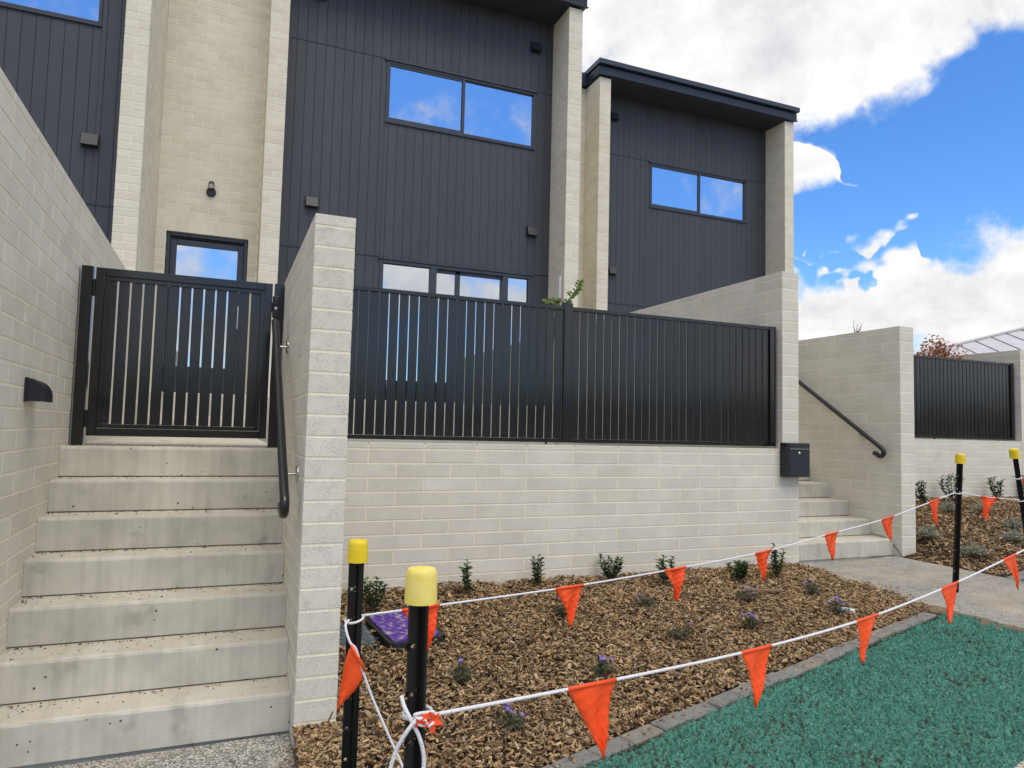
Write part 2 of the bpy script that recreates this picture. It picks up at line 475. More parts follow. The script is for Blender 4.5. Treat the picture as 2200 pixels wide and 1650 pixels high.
def lid_mat(name, paint, worn):
    m, t, b = new_mat(name)
    P, g = coords(t)
    n = t.add('ShaderNodeTexNoise', Vector=P, Scale=26.0, Detail=7.0, Roughness=0.7)
    c = t.ramp(n.outputs[0], [(0.40, paint), (0.52, tuple(p * 1.25 for p in paint)), (0.62, worn), (0.8, worn)])
    t.l.new(c, b.inputs['Base Color']); b.inputs['Roughness'].default_value = 0.6
    bump(t, b, n.outputs[0], 0.3, 0.003)


lid_mat('lid_purple', (0.085, 0.032, 0.24), (0.36, 0.31, 0.30))
lid_mat('lid_grey', (0.060, 0.078, 0.086), (0.20, 0.215, 0.215))


def roof_mat():
    m, t, b = new_mat('roof_sheet')
    P, g = coords(t)
    w = t.add('ShaderNodeTexNoise', Vector=P, Scale=1.4, Detail=3.0)
    t.l.new(t.ramp(w.outputs[0], [(0.3, (0.46, 0.44, 0.45)), (0.7, (0.53, 0.51, 0.52))]), b.inputs['Base Color'])
    b.inputs['Roughness'].default_value = 0.55


roof_mat()

# ------------------------------------------------------------------ mesh helpers
WL = {}          # world position of every linked object


class MB:
    def __init__(self): self.v = []; self.f = []

    def add(self, vs, fs):
        n = len(self.v); self.v.extend(tuple(map(float, p)) for p in vs); self.f.extend(tuple(i + n for i in q) for q in fs); return self

    def box(self, x0, x1, y0, y1, z0, z1, b=0.0):
        vs, fs = box_data((x1 - x0, y1 - y0, z1 - z0), b)
        c = ((x0 + x1) / 2, (y0 + y1) / 2, (z0 + z1) / 2)
        return self.add([(p[0] + c[0], p[1] + c[1], p[2] + c[2]) for p in vs], fs)

    def tube(self, pts, rad, n=10, cap=True):
        pts = [Vector(p) for p in pts]
        rads = rad if isinstance(rad, (list, tuple)) else [rad] * len(pts)
        rings = []; prev = None
        for i, p in enumerate(pts):
            tg = (pts[min(i + 1, len(pts) - 1)] - pts[max(i - 1, 0)]).normalized()
            if prev is None:
                a = Vector((0, 0, 1)) if abs(tg.z) < 0.9 else Vector((1, 0, 0))
                u = tg.cross(a).normalized()
            else:
                u = (prev - tg * prev.dot(tg)).normalized()
            prev = u; w = tg.cross(u)
            rings.append([p + (u * math.cos(2 * math.pi * k / n) + w * math.sin(2 * math.pi * k / n)) * rads[i] for k in range(n)])
        vs = [q for r in rings for q in r]; fs = []
        for i in range(len(rings) - 1):
            for k in range(n):
                a = i * n + k; b = i * n + (k + 1) % n
                fs.append((a, b, b + n, a + n))
        if cap:
            fs.append(tuple(range(n - 1, -1, -1))); fs.append(tuple((len(rings) - 1) * n + k for k in range(n)))
        return self.add(vs, fs)

    def lathe(self, prof, c, n=20, axis=(0, 0, 1)):
        """profile of (radius, height) turned about an axis through c"""
        ax = Vector(axis).normalized(); a = Vector((1, 0, 0)) if abs(ax.x) < 0.9 else Vector((0, 1, 0))
        u = (a - ax * a.dot(ax)).normalized(); w = ax.cross(u); c = Vector(c)
        vs = []; fs = []
        for r, h in prof:
            for k in range(n):
                t = 2 * math.pi * k / n
                vs.append(c + ax * h + (u * math.cos(t) + w * math.sin(t)) * r)
        for i in range(len(prof) - 1):
            for k in range(n):
                p = i * n + k; q = i * n + (k + 1) % n
                fs.append((p, q, q + n, p + n))
        fs.append(tuple(range(n - 1, -1, -1))); fs.append(tuple((len(prof) - 1) * n + k for k in range(n)))
        return self.add(vs, fs)

    def prism(self, poly, z0, z1):
        """poly of (x,y); z0,z1 numbers or functions of (x,y)"""
        n = len(poly); f0 = z0 if callable(z0) else (lambda x, y: z0); f1 = z1 if callable(z1) else (lambda x, y: z1)
        vs = [(x, y, f0(x, y)) for x, y in poly] + [(x, y, f1(x, y)) for x, y in poly]
        fs = [tuple(range(n - 1, -1, -1)), tuple(range(n, 2 * n))] + [(i, (i + 1) % n, (i + 1) % n + n, i + n) for i in range(n)]
        return self.add(vs, fs)


def box_data(d, b):
    hx, hy, hz = d[0] / 2, d[1] / 2, d[2] / 2
    if b <= 0:
        vs = [(sx * hx, sy * hy, sz * hz) for sx in (-1, 1) for sy in (-1, 1) for sz in (-1, 1)]
        return vs, [(0, 1, 3, 2), (4, 6, 7, 5), (0, 4, 5, 1), (2, 3, 7, 6), (0, 2, 6, 4), (1, 5, 7, 3)]
    b = min(b, hx * .45, hy * .45, hz * .45)
    vs = []; idx = {}
    for sx in (-1, 1):
        for sy in (-1, 1):
            for sz in (-1, 1):
                for a in range(3):
                    p = [sx * (hx - b), sy * (hy - b), sz * (hz - b)]
                    p[a] = (sx * hx, sy * hy, sz * hz)[a]
                    idx[(sx, sy, sz, a)] = len(vs); vs.append(tuple(p))
    fs = []
    for a in range(3):
        o = [k for k in range(3) if k != a]
        for s in (-1, 1):
            q = []
            for (p, r) in ((-1, -1), (1, -1), (1, 1), (-1, 1)):
                k = [0, 0, 0]; k[a] = s; k[o[0]] = p; k[o[1]] = r
                q.append(idx[tuple(k) + (a,)])
            fs.append(tuple(q))
    for a in range(3):                       # edges running along axis a
        o = [k for k in range(3) if k != a]
        for p in (-1, 1):
            for r in (-1, 1):
                k0 = [0, 0, 0]; k0[o[0]] = p; k0[o[1]] = r; k1 = list(k0); k0[a] = -1; k1[a] = 1
                fs.append((idx[tuple(k0) + (o[0],)], idx[tuple(k1) + (o[0],)], idx[tuple(k1) + (o[1],)], idx[tuple(k0) + (o[1],)]))
    for sx in (-1, 1):
        for sy in (-1, 1):
            for sz in (-1, 1):
                fs.append(tuple(idx[(sx, sy, sz, a)] for a in range(3)))
    # make the winding point outwards
    out = []
    for f in fs:
        p = [Vector(vs[i]) for i in f]
        nrm = (p[1] - p[0]).cross(p[2] - p[0]); c = sum(p, Vector()) / len(p)
        out.append(f if nrm.dot(c) > 0 else f[::-1])
    return vs, out


def link(name, data, parent=None, loc=(0, 0, 0)):
    o = bpy.data.objects.new(name, data)
    COL.objects.link(o)
    WL[o] = Vector(loc)
    if parent is not None:
        o.parent = parent; o.location = Vector(loc) - WL[parent]
    else:
        o.location = loc
    return o


def tag(o, label=None, cat=None, group=None, kind=None):
    for k, v in (('label', label), ('category', cat), ('group', group), ('kind', kind)):
        if v: o[k] = v
    return o


def thing(name, loc, label, cat, group=None):
    return tag(link(name, None, None, loc), label, cat, group)


def to_mesh(name, vs, fs, mat, smooth=False):
    me = bpy.data.meshes.new(name)
    me.from_pydata(vs, [], fs)
    me.materials.append(MATS[mat])
    if smooth: me.polygons.foreach_set('use_smooth', [True] * len(me.polygons))
    me.update()
    return me


def build(name, mb, mat, parent=None, smooth=False, kind=None, label=None, base=False, group=None, cat=None):
    a = np.array(mb.v); lo = a.min(0); hi = a.max(0)
    c = (lo + hi) / 2
    if base: c[2] = lo[2]
    me = to_mesh(name, (a - c).tolist(), mb.f, mat, smooth)
    o = link(name, me, parent, c)
    return tag(o, label, cat, group, kind)


def smooth_angle(o, ang=40):
    me = o.data
    me.polygons.foreach_set('use_smooth', [True] * len(me.polygons))
    try: me.set_sharp_from_angle(angle=R(ang))
    except Exception: pass
    return o


BOXC = {}


def box_mesh(name, d, b, mat):
    key = (name, round(d[0], 3), round(d[1], 3), round(d[2], 3), b, mat)
    if key not in BOXC:
        vs, fs = box_data(key[1:4], b)
        BOXC[key] = to_mesh(name, vs, fs, mat)
    return BOXC[key]


def lay(pieces, name, mat, limit=300, jit=0.0005, bev=0.0016, parents=None, rest_name='masonry'):
    """pieces: (x0,x1,y0,y1,z0,z1,parent[,mat]). The largest in view become objects, the rest one joined part."""
    sc = []
    for p in pieces:
        c = ((p[0] + p[1]) / 2, (p[2] + p[3]) / 2, (p[4] + p[5]) / 2)
        d = (p[1] - p[0], p[3] - p[2], p[5] - p[4])
        sc.append((view_score(c, max(d[0], d[1]) * d[2]), c, d, p))
    sc.sort(key=lambda s: -s[0])
    rest = MB(); rp = None
    for i, (s, c, d, p) in enumerate(sc):
        j = [rng.uniform(-jit, jit) for _ in range(3)]
        c = (c[0] + j[0], c[1] + j[1], c[2] + j[2] * .6)
        mt = p[7] if len(p) > 7 else mat
        if i < limit and s > 0:
            link(name, box_mesh(name, d, bev, mt), p[6], c)
        else:
            vs, fs = box_data(d, bev)
            rest.add([(q[0] + c[0], q[1] + c[1], q[2] + c[2]) for q in vs], fs); rp = rp or p[6]
    if rest.v:
        root = rp
        while root.parent is not None: root = root.parent
        build(rest_name, rest, mat, root, kind='stuff')


def wall_pieces(axis, a0, a1, face, th, zc, ztop, par, capend=None, lowstart=None, L=0.39, h=0.09, j=0.01, zmin=-1.0, cap=True, off0=0, end_mat=None, capL=0.39):
    """running bond of blocks. axis 'x': along X with front face at y=face; 'y': along Y with its -X face at x=face.
    zc is a bed joint height; courses go down from ztop-cap."""
    out = []
    step = h + j
    zt = zc
    k = 0
    while zt - step > zmin - step:
        z0, z1 = zt - h - j / 2, zt - j / 2
        s = a0 + ((-(L + j) / 2) if (k + off0) % 2 else 0.0)
        while s < a1 - 0.02:
            q0, q1 = max(s, a0), min(s + L, a1)
            if lowstart and z1 < lowstart[1]: q0 = max(q0, lowstart[0])
            if q1 - q0 > 0.03:
                mt = ()
                if end_mat and abs(q0 - a0) < 1e-6: mt = (end_mat,)
                out.append(((q0, q1, face, face + th, z0, z1, par) if axis == 'x' else (face, face + th, q0, q1, z0, z1, par)) + mt)
            s += L + j
        zt -= step; k += 1
    if cap:
        s = a0
        while s < (capend or a1) - 0.02:
            q0, q1 = s, min(s + capL, capend or a1)
            mt = (end_mat,) if end_mat and s == a0 else ()
            out.append(((q0, q1, face, face + th, zc + j / 2, ztop, par) if axis == 'x' else (face, face + th, q0, q1, zc + j / 2, ztop, par)) + mt)
            s += capL + j
    return out


def block_wall(axis, a0, a1, face, th, zc, ztop, zmin, label, off0=0, end_mat=None, mortar='mortar', limit=300, capend=None, lowstart=None):
    loc = ((a0 + a1) / 2, face + th / 2, zmin) if axis == 'x' else (face + th / 2, (a0 + a1) / 2, zmin)
    t = thing('block_wall', loc, label, 'wall', 'split block garden walls')
    e = 0.0018
    m = MB()
    if axis == 'x':
        m.box(a0 + e, a1 - e, face + e, face + th - e, zmin, zc - .012)
        m.box(a0 + e, (capend or a1) - e, face + e, face + th - e, zc - .0119, ztop - 0.012)
    elif lowstart:
        m.box(face + e, face + th - e, a0 + e, a1 - e, lowstart[1] + .005, ztop - 0.012)
        m.box(face + e, face + th - e, lowstart[0], a1 - e, zmin, lowstart[1] + .0049)
    else: m.box(face + e, face + th - e, a0 + e, a1 - e, zmin, ztop - 0.012)
    build('mortar_bed', m, mortar, t)
    lay(wall_pieces(axis, a0, a1, face, th, zc, ztop, t, zmin=zmin, off0=off0, end_mat=end_mat, capend=capend, lowstart=lowstart), 'block', 'block', limit=limit, rest_name='blockwork')
    return t


# ------------------------------------------------------------------ setting
def gz(x, y=0.0): return 0.055 * min(max(x, -7.0), 14.0)
def edge_y(x): return -0.89 + 0.2526 * x                  # back line of the paver edging
def edge2_y(x): return 0.57 + 0.2526 * (x - 5.75)
def bed_z(x, y):
    e = edge_y(x); t = min(max((y - e) / (1.537 - e), 0.0), 1.0) ** 1.3
    return 0.055 * x * (1 - t) + 0.33 * t
def bed2_z(x, y):
    e = edge2_y(x) - .12; t = min(max((y - e) / (3.08 - e), 0.0), 1.0)
    q = min(max((x - 5.74) / .55, 0.0), 1.0) if y < 1.6 else 1.0
    t *= q * q * (3 - 2 * q)
    return 0.055 * x * (1 - t) + 0.70 * t


g = MB()
xs = [-420, -120, -40, -7, -3, 0, 3, 6, 9, 14, 40, 120, 420]; ys = [-420, -120, -30, -8, -3, 0, 3, 8, 30, 120, 420]
vs = [(x, y, gz(x) - 0.055) for y in ys for x in xs]
fs = [(r * len(xs) + c, r * len(xs) + c + 1, (r + 1) * len(xs) + c + 1, (r + 1) * len(xs) + c) for r in range(len(ys) - 1) for c in range(len(xs) - 1)]
g.add(vs, fs)
build('ground', g, 'ground_dirt', kind='structure')

h = MB(); vs = []; fs = []  # unseen hill ring, added to give the fence slats dark reflections
NH = 96
for k in range(NH):
    a = 2 * math.pi * k / NH
    hk = 1.0 + 0.45 * max(0.0, -math.cos(a - .35)) ** .6  # raised behind the camera, where the slats mirror it
    for r, z in ((330, -4), (350, hk * (12 + 3 * math.sin(a * 3 + 1) + 2 * math.sin(a * 7))), (390, hk * (19 + 4 * math.sin(a * 2 + .4) + 3 * math.sin(a * 5 + 2))), (410, -6)):
        vs.append((r * math.sin(a), r * math.cos(a), z))
for k in range(NH):
    for q in range(3):
        a0 = k * 4 + q; b0 = ((k + 1) % NH) * 4 + q
        fs.append((a0, b0, b0 + 1, a0 + 1))
build('reflection_hills', h.add(vs, fs), 'reflection_hill', kind='structure')

# footpath beyond the turf strip, forecourt at the stairs, the path up to the far stairs
def turf_y(x): return edge_y(x) - 0.11 - 1.13
f = MB(); xa, xb = -7, 14
f.prism([(xa, turf_y(xa) - 3), (xb, turf_y(xb) - 3), (xb, turf_y(xb)), (xa, turf_y(xa))], lambda x, y: gz(x) - 0.05, lambda x, y: gz(x) - 0.004)
build('footpath', f, 'footpath', kind='structure')
f = MB(); xa, xb = -200, 200
def rz(x): return gz(x) - .05
xs_ = [-200, -40, -7, 0, 7, 14, 40, 200]
vs = []; fs = []
for x in xs_:
    yy = -5.6 + .2526 * x
    vs += [(x, yy, rz(x) + .02), (x, yy - 8.5, rz(x) + .02)]
for i in range(len(xs_) - 1): fs.append((2 * i, 2 * i + 1, 2 * i + 3, 2 * i + 2))
build('road', f.add(vs, fs), 'asphalt', kind='structure')
f = MB(); f.prism([(-1.25, turf_y(-1.25) + .004), (-0.004, turf_y(0) + .004), (-0.004, .165), (-1.25, .165)], lambda x, y: -0.12, lambda x, y: gz(x) * .2)
build('forecourt_path', f, 'aggregate', kind='structure')
p = tag(link('garden_path', None, None, (5.1, .8, .2)), kind='structure')
for y0, y1 in ((0.62, 1.66), (None, 0.612)):
    f = MB(); yl = turf_y(4.45) + .004 if y0 is None else y0; yr = turf_y(5.76) + .004 if y0 is None else y0
    f.prism([(4.452, yl), (5.76, yr), (5.76, y1), (4.452 if y0 is None else 4.475, y1)], lambda x, y: gz(x) - 0.12, lambda x, y: gz(x) + 0.004)
    build('path_slab', f, 'aggregate_warm', p)

# soil under the two mulched beds
def bed_mesh(name, pts_fn, x0, x1, nx, ny, zf, drop):
    vs = []; fs = []
    for i in range(nx + 1):
        x = x0 + (x1 - x0) * i / nx; ya, yb = pts_fn(x)
        for jj in range(ny + 1):
            y = ya + (yb - ya) * jj / ny
            vs.append((x, y, zf(x, y) - drop))
    for i in range(nx):
        for jj in range(ny):
            a = i * (ny + 1) + jj; fs.append((a, a + ny + 1, a + ny + 2, a + 1))
    return build(name, MB().add(vs, fs), 'soil', kind='structure')


def bed1_range(x): return (edge_y(x), 1.545 if x > 0.19 else 0.0)
def bed2_range(x): return (edge2_y(x) if x > 5.76 else 0.6, 3.085)
bed_mesh('garden_bed', lambda x: (edge_y(x), 1.545), 0.0, 4.47, 40, 24, bed_z, 0.02)
bed_mesh('garden_bed', bed2_range, 5.762, 11.0, 30, 16, bed2_z, 0.02)

# turf strip: soil sheet and the sprayed green fibre
def vnoise(x, y, s, seed):
    """smooth value noise on arrays"""
    r = np.random.default_rng(seed).random((256, 256))
    u = x * s; v = y * s
    iu = np.floor(u).astype(int); iv = np.floor(v).astype(int); fu = u - iu; fv = v - iv
    fu = fu * fu * (3 - 2 * fu); fv = fv * fv * (3 - 2 * fv)
    q = lambda a, b: r[a % 256, b % 256]
    return (q(iu, iv) * (1 - fu) + q(iu + 1, iv) * fu) * (1 - fv) + (q(iu, iv + 1) * (1 - fu) + q(iu + 1, iv + 1) * fu) * fv


def relief(X, Y, seed):
    a = vnoise(X, Y, 64, seed + 1); b = vnoise(X * .8 + Y * .6, Y * .8 - X * .6, 120, seed + 6); c = vnoise(X, Y, 19, seed)
    return (a - .5) * .024 + (b - .5) * .016 + (c - .5) * .012 + (vnoise(X, Y, 6, seed + 2) - .5) * .02


def turf(name, x0, x1, ytop, ybot, nx, ny, nf, seed, label):
    X = np.linspace(x0, x1, nx)[:, None] * np.ones((1, ny))
    T = np.linspace(0, 1, ny)[None, :] * np.ones((nx, 1))
    YT = ytop(X); YB = ybot(X)
    rag = (vnoise(X, X * 0 + 3, 9.0, seed + 5) - .5) * .05
    Y = YB + rag + (YT - YB - rag) * T
    hgt = relief(X, Y, seed)
    Z = .055 * X + .004 + hgt
    edge = np.minimum(T, 1 - T) * (YT - YB); Z -= .02 * np.clip(1 - edge / .05, 0, 1)
    vs = np.stack([X, Y, Z], 2).reshape(-1, 3)
    i, j = np.meshgrid(np.arange(nx - 1), np.arange(ny - 1), indexing='ij')
    a = (i * ny + j).ravel()
    fs = np.stack([a, a + ny, a + ny + 1, a + 1], 1)
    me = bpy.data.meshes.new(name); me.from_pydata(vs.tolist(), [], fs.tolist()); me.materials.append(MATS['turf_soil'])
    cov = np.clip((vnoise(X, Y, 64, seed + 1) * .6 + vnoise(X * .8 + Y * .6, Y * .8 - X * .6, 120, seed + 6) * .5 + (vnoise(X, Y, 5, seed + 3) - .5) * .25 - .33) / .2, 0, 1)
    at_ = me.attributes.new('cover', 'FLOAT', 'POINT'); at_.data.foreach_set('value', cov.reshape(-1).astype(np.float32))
    me.update()
    link(name, me, None, (0, 0, 0))['kind'] = 'structure'
    # fibres: short bent flakes lying over the soil, thinner where the soil shows
    r = np.random.default_rng(seed + 9)
    x = r.uniform(x0, x1, nf); t = r.uniform(0, 1, nf)
    yb = ybot(x); y = yb + (ytop(x) - yb) * t
    keep = vnoise(x, y, 5, seed + 3) * .5 + 1.1 * vnoise(x, y, 64, seed + 1) > r.uniform(.6, 1.05, nf)
    x, y = x[keep], y[keep]; n = len(x)
    z = .055 * x + .006 + relief(x, y, seed)
    a = r.uniform(0, 2 * math.pi, n); L = r.uniform(.004, .013, n); w = r.uniform(.0007, .0018, n); up = r.uniform(-.003, .005, n); mid = r.uniform(.001, .005, n)
    dx, dy = np.cos(a), np.sin(a)
    P = np.stack([x, y, z], 1)
    D = np.stack([dx * L, dy * L, up], 1); Wd = np.stack([-dy * w, dx * w, r.uniform(-.002, .002, n)], 1); Mv = np.stack([dx * L * .5, dy * L * .5, up * .5 + mid], 1)
    V = np.stack([P - Wd, P + Wd, P + Mv - Wd, P + Mv + Wd, P + D], 1).reshape(-1, 3)
    b = np.arange(n) * 5
    q = np.stack([b, b + 1, b + 3, b + 2], 1); tr = np.stack([b + 2, b + 3, b + 4], 1)
    me = bpy.data.meshes.new('turf_fibre'); me.from_pydata(V.tolist(), [], q.tolist() + tr.tolist()); me.materials.append(MATS['turf_fibre']); me.update()
    o = link('turf_fibre', me, None, (0, 0, 0)); tag(o, label, 'turf', None, 'stuff')


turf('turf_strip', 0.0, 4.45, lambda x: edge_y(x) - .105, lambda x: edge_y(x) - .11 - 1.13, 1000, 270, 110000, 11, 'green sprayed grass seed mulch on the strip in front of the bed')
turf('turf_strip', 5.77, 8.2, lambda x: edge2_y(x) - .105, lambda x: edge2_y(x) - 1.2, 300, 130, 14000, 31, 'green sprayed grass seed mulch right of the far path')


def edging(fy, x0, x1, label):
    root = tag(link('paver_edging', None, None, ((x0 + x1) / 2, fy((x0 + x1) / 2), gz((x0 + x1) / 2))), label, None, None, 'structure')
    a = math.atan(.2526); ca, sa = math.cos(a), math.sin(a)
    b = MB(); b.prism([(x0, fy(x0) - .115), (x1, fy(x1) - .115), (x1, fy(x1)), (x0, fy(x0))], lambda x, y: gz(x) - .1, lambda x, y: gz(x) - .006)
    build('haunch', b, 'soil', root)
    s = x0
    me = box_mesh('paver', (.196, .098, .06), .006, 'paver')
    while s + .2 * ca < x1 + .02:
        cx = s + .1 * ca; cy = fy(s) + .1 * sa - .052
        o = link('paver', me, root, (cx + rng.uniform(-.002, .002), cy + rng.uniform(-.004, .004), gz(cx) + rng.uniform(-.006, .003) - .018))
        o.rotation_euler = (rng.uniform(-.03, .03), -math.atan(.055) * ca + rng.uniform(-.015, .015), a + rng.uniform(-.015, .015))
        s += .2 * ca


edging(edge_y, 0.02, 4.45, 'grey paver edging between the bark bed and the green strip')
edging(edge2_y, 5.77, 8.2, 'grey paver edging in front of the far bark bed')


def mulch(name, xr, rng_fn, zf, n, seed, smin, smax, label, avoid=()):
    r = np.random.default_rng(seed)
    pts = []
    x = r.uniform(xr[0], xr[1], n)
    lohi = np.array([rng_fn(q) for q in x]); y = lohi[:, 0] + (lohi[:, 1] - lohi[:, 0]) * r.uniform(0, 1, n)
    ok = np.ones(n, bool)
    for (ax0, ax1, ay0, ay1) in avoid: ok &= ~((x > ax0) & (x < ax1) & (y > ay0) & (y < ay1))
    x, y = x[ok], y[ok]; n = len(x)
    z = np.array([zf(a, b) for a, b in zip(x, y)]) + r.uniform(-.012, .022, n) + (vnoise(x, y, 5, seed) - .5) * .03
    L = r.uniform(smin, smax, n) * (0.7 + 0.6 * r.random(n) ** 3); w = L * r.uniform(.16, .5, n); th = r.uniform(.002, .007, n)
    a = r.uniform(0, 2 * math.pi, n); p = r.normal(0, .38, n); q = r.normal(0, .5, n)
    ca, sa, cp, sp, cq, sq = np.cos(a), np.sin(a), np.cos(p), np.sin(p), np.cos(q), np.sin(q)
    ex = np.stack([ca * cp, sa * cp, sp], 1)
    ey0 = np.stack([-sa, ca, 0 * a], 1); ez0 = np.cross(ex, ey0)
    ey = ey0 * cq[:, None] + ez0 * sq[:, None]; ez = np.cross(ex, ey)
    P = np.stack([x, y, z], 1)
    V = np.zeros((n, 8, 3)); k = 0
    for sx in (-1, 1):
        for sy in (-1, 1):
            for sz in (-1, 1):
                jl = r.uniform(.55, 1.0, n); jw = r.uniform(.45, 1.0, n)
                V[:, k] = P + ex * (sx * L * .5 * jl)[:, None] + ey * (sy * w * .5 * jw)[:, None] + ez * (sz * th * .5)[:, None]
                k += 1
    b = (np.arange(n) * 8)[:, None]
    F = np.concatenate([b + np.array(f) for f in ((0, 1, 3, 2), (4, 6, 7, 5), (0, 4, 5, 1), (2, 3, 7, 6), (0, 2, 6, 4), (1, 5, 7, 3))])
    me = bpy.data.meshes.new(name); me.from_pydata(V.reshape(-1, 3).tolist(), [], F.tolist()); me.materials.append(MATS['bark_chip']); me.update()
    tag(link(name, me, None, (0, 0, 0)), label, 'mulch', None, 'stuff')


PITS = ((.27, .52, .70, 1.0), (.53, .93, .66, 1.10))
mulch('bark_mulch', (0.0, 4.468), lambda x: (edge_y(x) + .01, 1.53 if x > .2 else -.01), bed_z, 56000, 3, .016, .050, 'brown bark chip mulch covering the bed under the fence', PITS)
mulch('bark_mulch', (5.775, 11.0), lambda x: (max(edge2_y(x) + .01, .6 if x < 5.9 else -9, (3.1 if False else -9)), 3.07), bed2_z, 24000, 5, .024, .062, 'brown bark chip mulch covering the bed beyond the far stairs', ((5.70, 5.98, 1.53, 3.4),))

mulch('bark_mulch', (0.3, 4.44), lambda x: (edge_y(x) - .11, edge_y(x) + .02), lambda x, y: gz(x) + .016, 260, 8, .012, .032, 'stray bark chips on the paver edging')
mulch('bark_mulch', (4.47, 4.62), lambda x: (.32, 1.5), lambda x, y: gz(x) + .012, 120, 9, .010, .03, 'stray bark chips along the edge of the far path')
mulch('bark_mulch', (-.10, 0.0), lambda x: (-.85, -.02), lambda x, y: gz(x) * .2 + .008, 70, 10, .010, .03, 'stray bark chips on the concrete at the foot of the near stairs')
# ------------------------------------------------------------------ garden walls
block_wall('y', -0.25, 4.60, -1.44, 0.19, 2.80, 2.85, -0.1, 'long pale block wall along the left side of the near stairs')
block_wall('y', 0.0, 1.86, 0.0, 0.19, 2.40, 2.455, -0.05, 'free standing block wall ending in a tall pier between near stairs and bark bed', end_mat='block_pale')
block_wall('x', 0.195, 4.47, 1.537, 0.19, 1.30, 1.345, 0.1, 'low block retaining wall carrying the long black fence', capend=4.275)
block_wall('y', 1.537, 5.83, 4.28, 0.19, 2.90, 2.955, 0.1, 'tall block wall at the right end of the long black fence, beside the letterbox', lowstart=(1.732, 1.31))
block_wall('y', 1.545, 3.4, 5.77, 0.19, 2.52, 2.572, 0.1, 'block wall carrying the handrail on the right of the far stairs')
block_wall('x', 5.965, 10.05, 3.08, 0.19, 1.425, 1.47, 0.3, 'low block wall under the far black fence behind the far bark bed')
block_wall('y', 3.08, 7.6, 10.055, 0.19, 2.72, 2.77, 0.3, 'block wall at the far right edge, behind the end of the far fence')


# ------------------------------------------------------------------ stairs
def stairs(x0, x1, y0, going, rise, n, z0, yend, label):
    t = thing('concrete_stairs', ((x0 + x1) / 2, y0, z0), label, 'stairs', 'concrete garden stairs')
    c = 0.016
    for k in range(n):
        yb = yend if k == n - 1 else y0 + (k + 1) * going + .02
        ya = y0 + k * going; za = z0 + k * rise - (.04 if k else .12); zb = z0 + (k + 1) * rise
        zt0 = z0 + k * rise
        prof = [(ya + .018, za), (yb, za), (yb, zb), (ya + c, zb), (ya + c * .25, zb - c * .3), (ya, zb - c), (ya, zt0 + .008), (ya + .018, zt0 + .006)]
        if k < n - 1: prof[2] = (yb, zb)
        m = MB(); N = 18; vs = []; fs = []
        for i in range(N + 1):
            x = x0 + (x1 - x0) * i / N
            for q, (yy, z_) in enumerate(prof):
                jy = rng.uniform(-.0015, .0015) if q in (3, 4, 5) else 0
                vs.append((x, yy + jy, z_ + (rng.uniform(-.0015, .001) if q in (3, 4, 5) else 0)))
        P = len(prof)
        for i in range(N):
            for q in range(P):
                a = i * P + q; b = i * P + (q + 1) % P
                fs.append((a, a + P, b + P, b))
        fs.append(tuple(range(P))); fs.append(tuple(N * P + q for q in range(P - 1, -1, -1)))
        build('step', m.add(vs, fs), 'concrete', t)
    return t


stairs(-1.249, -0.001, 0.17, 0.227, 0.1845, 7, 0.0, 5.0, 'near grey concrete stairs of seven steps rising to the slatted gate')
stairs(4.472, 5.768, 1.636, 0.263, 0.162, 7, 0.32, 6.5, 'far grey concrete stairs beside the letterbox')
for x0, x1, y0, y1, z in ((0.2, 4.27, 1.73, 5.2, 1.30), (5.97, 10.05, 3.28, 7.0, 1.42)):
    build('courtyard', MB().box(x0, x1, y0, y1, z - .5, z), 'aggregate', kind='structure')
p = MB().box(-1.245, 4.2, 5.2, 6.36, 1.0, 1.78, .01); p.box(-1.245, -.005, 4.9, 5.2, 1.0, 1.52, .01)
build('porch', p, 'concrete', kind='structure')
build('porch', MB().box(4.5, 10.0, 6.9, 8.1, 1.0, 1.84, .01), 'concrete', kind='structure')
build('porch', MB().box(-5.6, -1.5, 4.2, 5.14, .9, 1.68, .01), 'concrete', kind='structure')


# ------------------------------------------------------------------ townhouses
def pane_box(m, x0, x1, y, z0, z1): return m.box(x0, x1, y, y + .006, z0, z1)


def frame(m, x0, x1, y0, y1, z0, z1, w, b=.003, wb=None):
    wb = w if wb is None else wb
    m.box(x0, x0 + w, y0, y1, z0, z1, b); m.box(x1 - w, x1, y0, y1, z0, z1, b)
    m.box(x0 + w, x1 - w, y0, y1, z1 - w, z1, b); m.box(x0 + w, x1 - w, y0, y1, z0, z0 + wb, b)
    return m


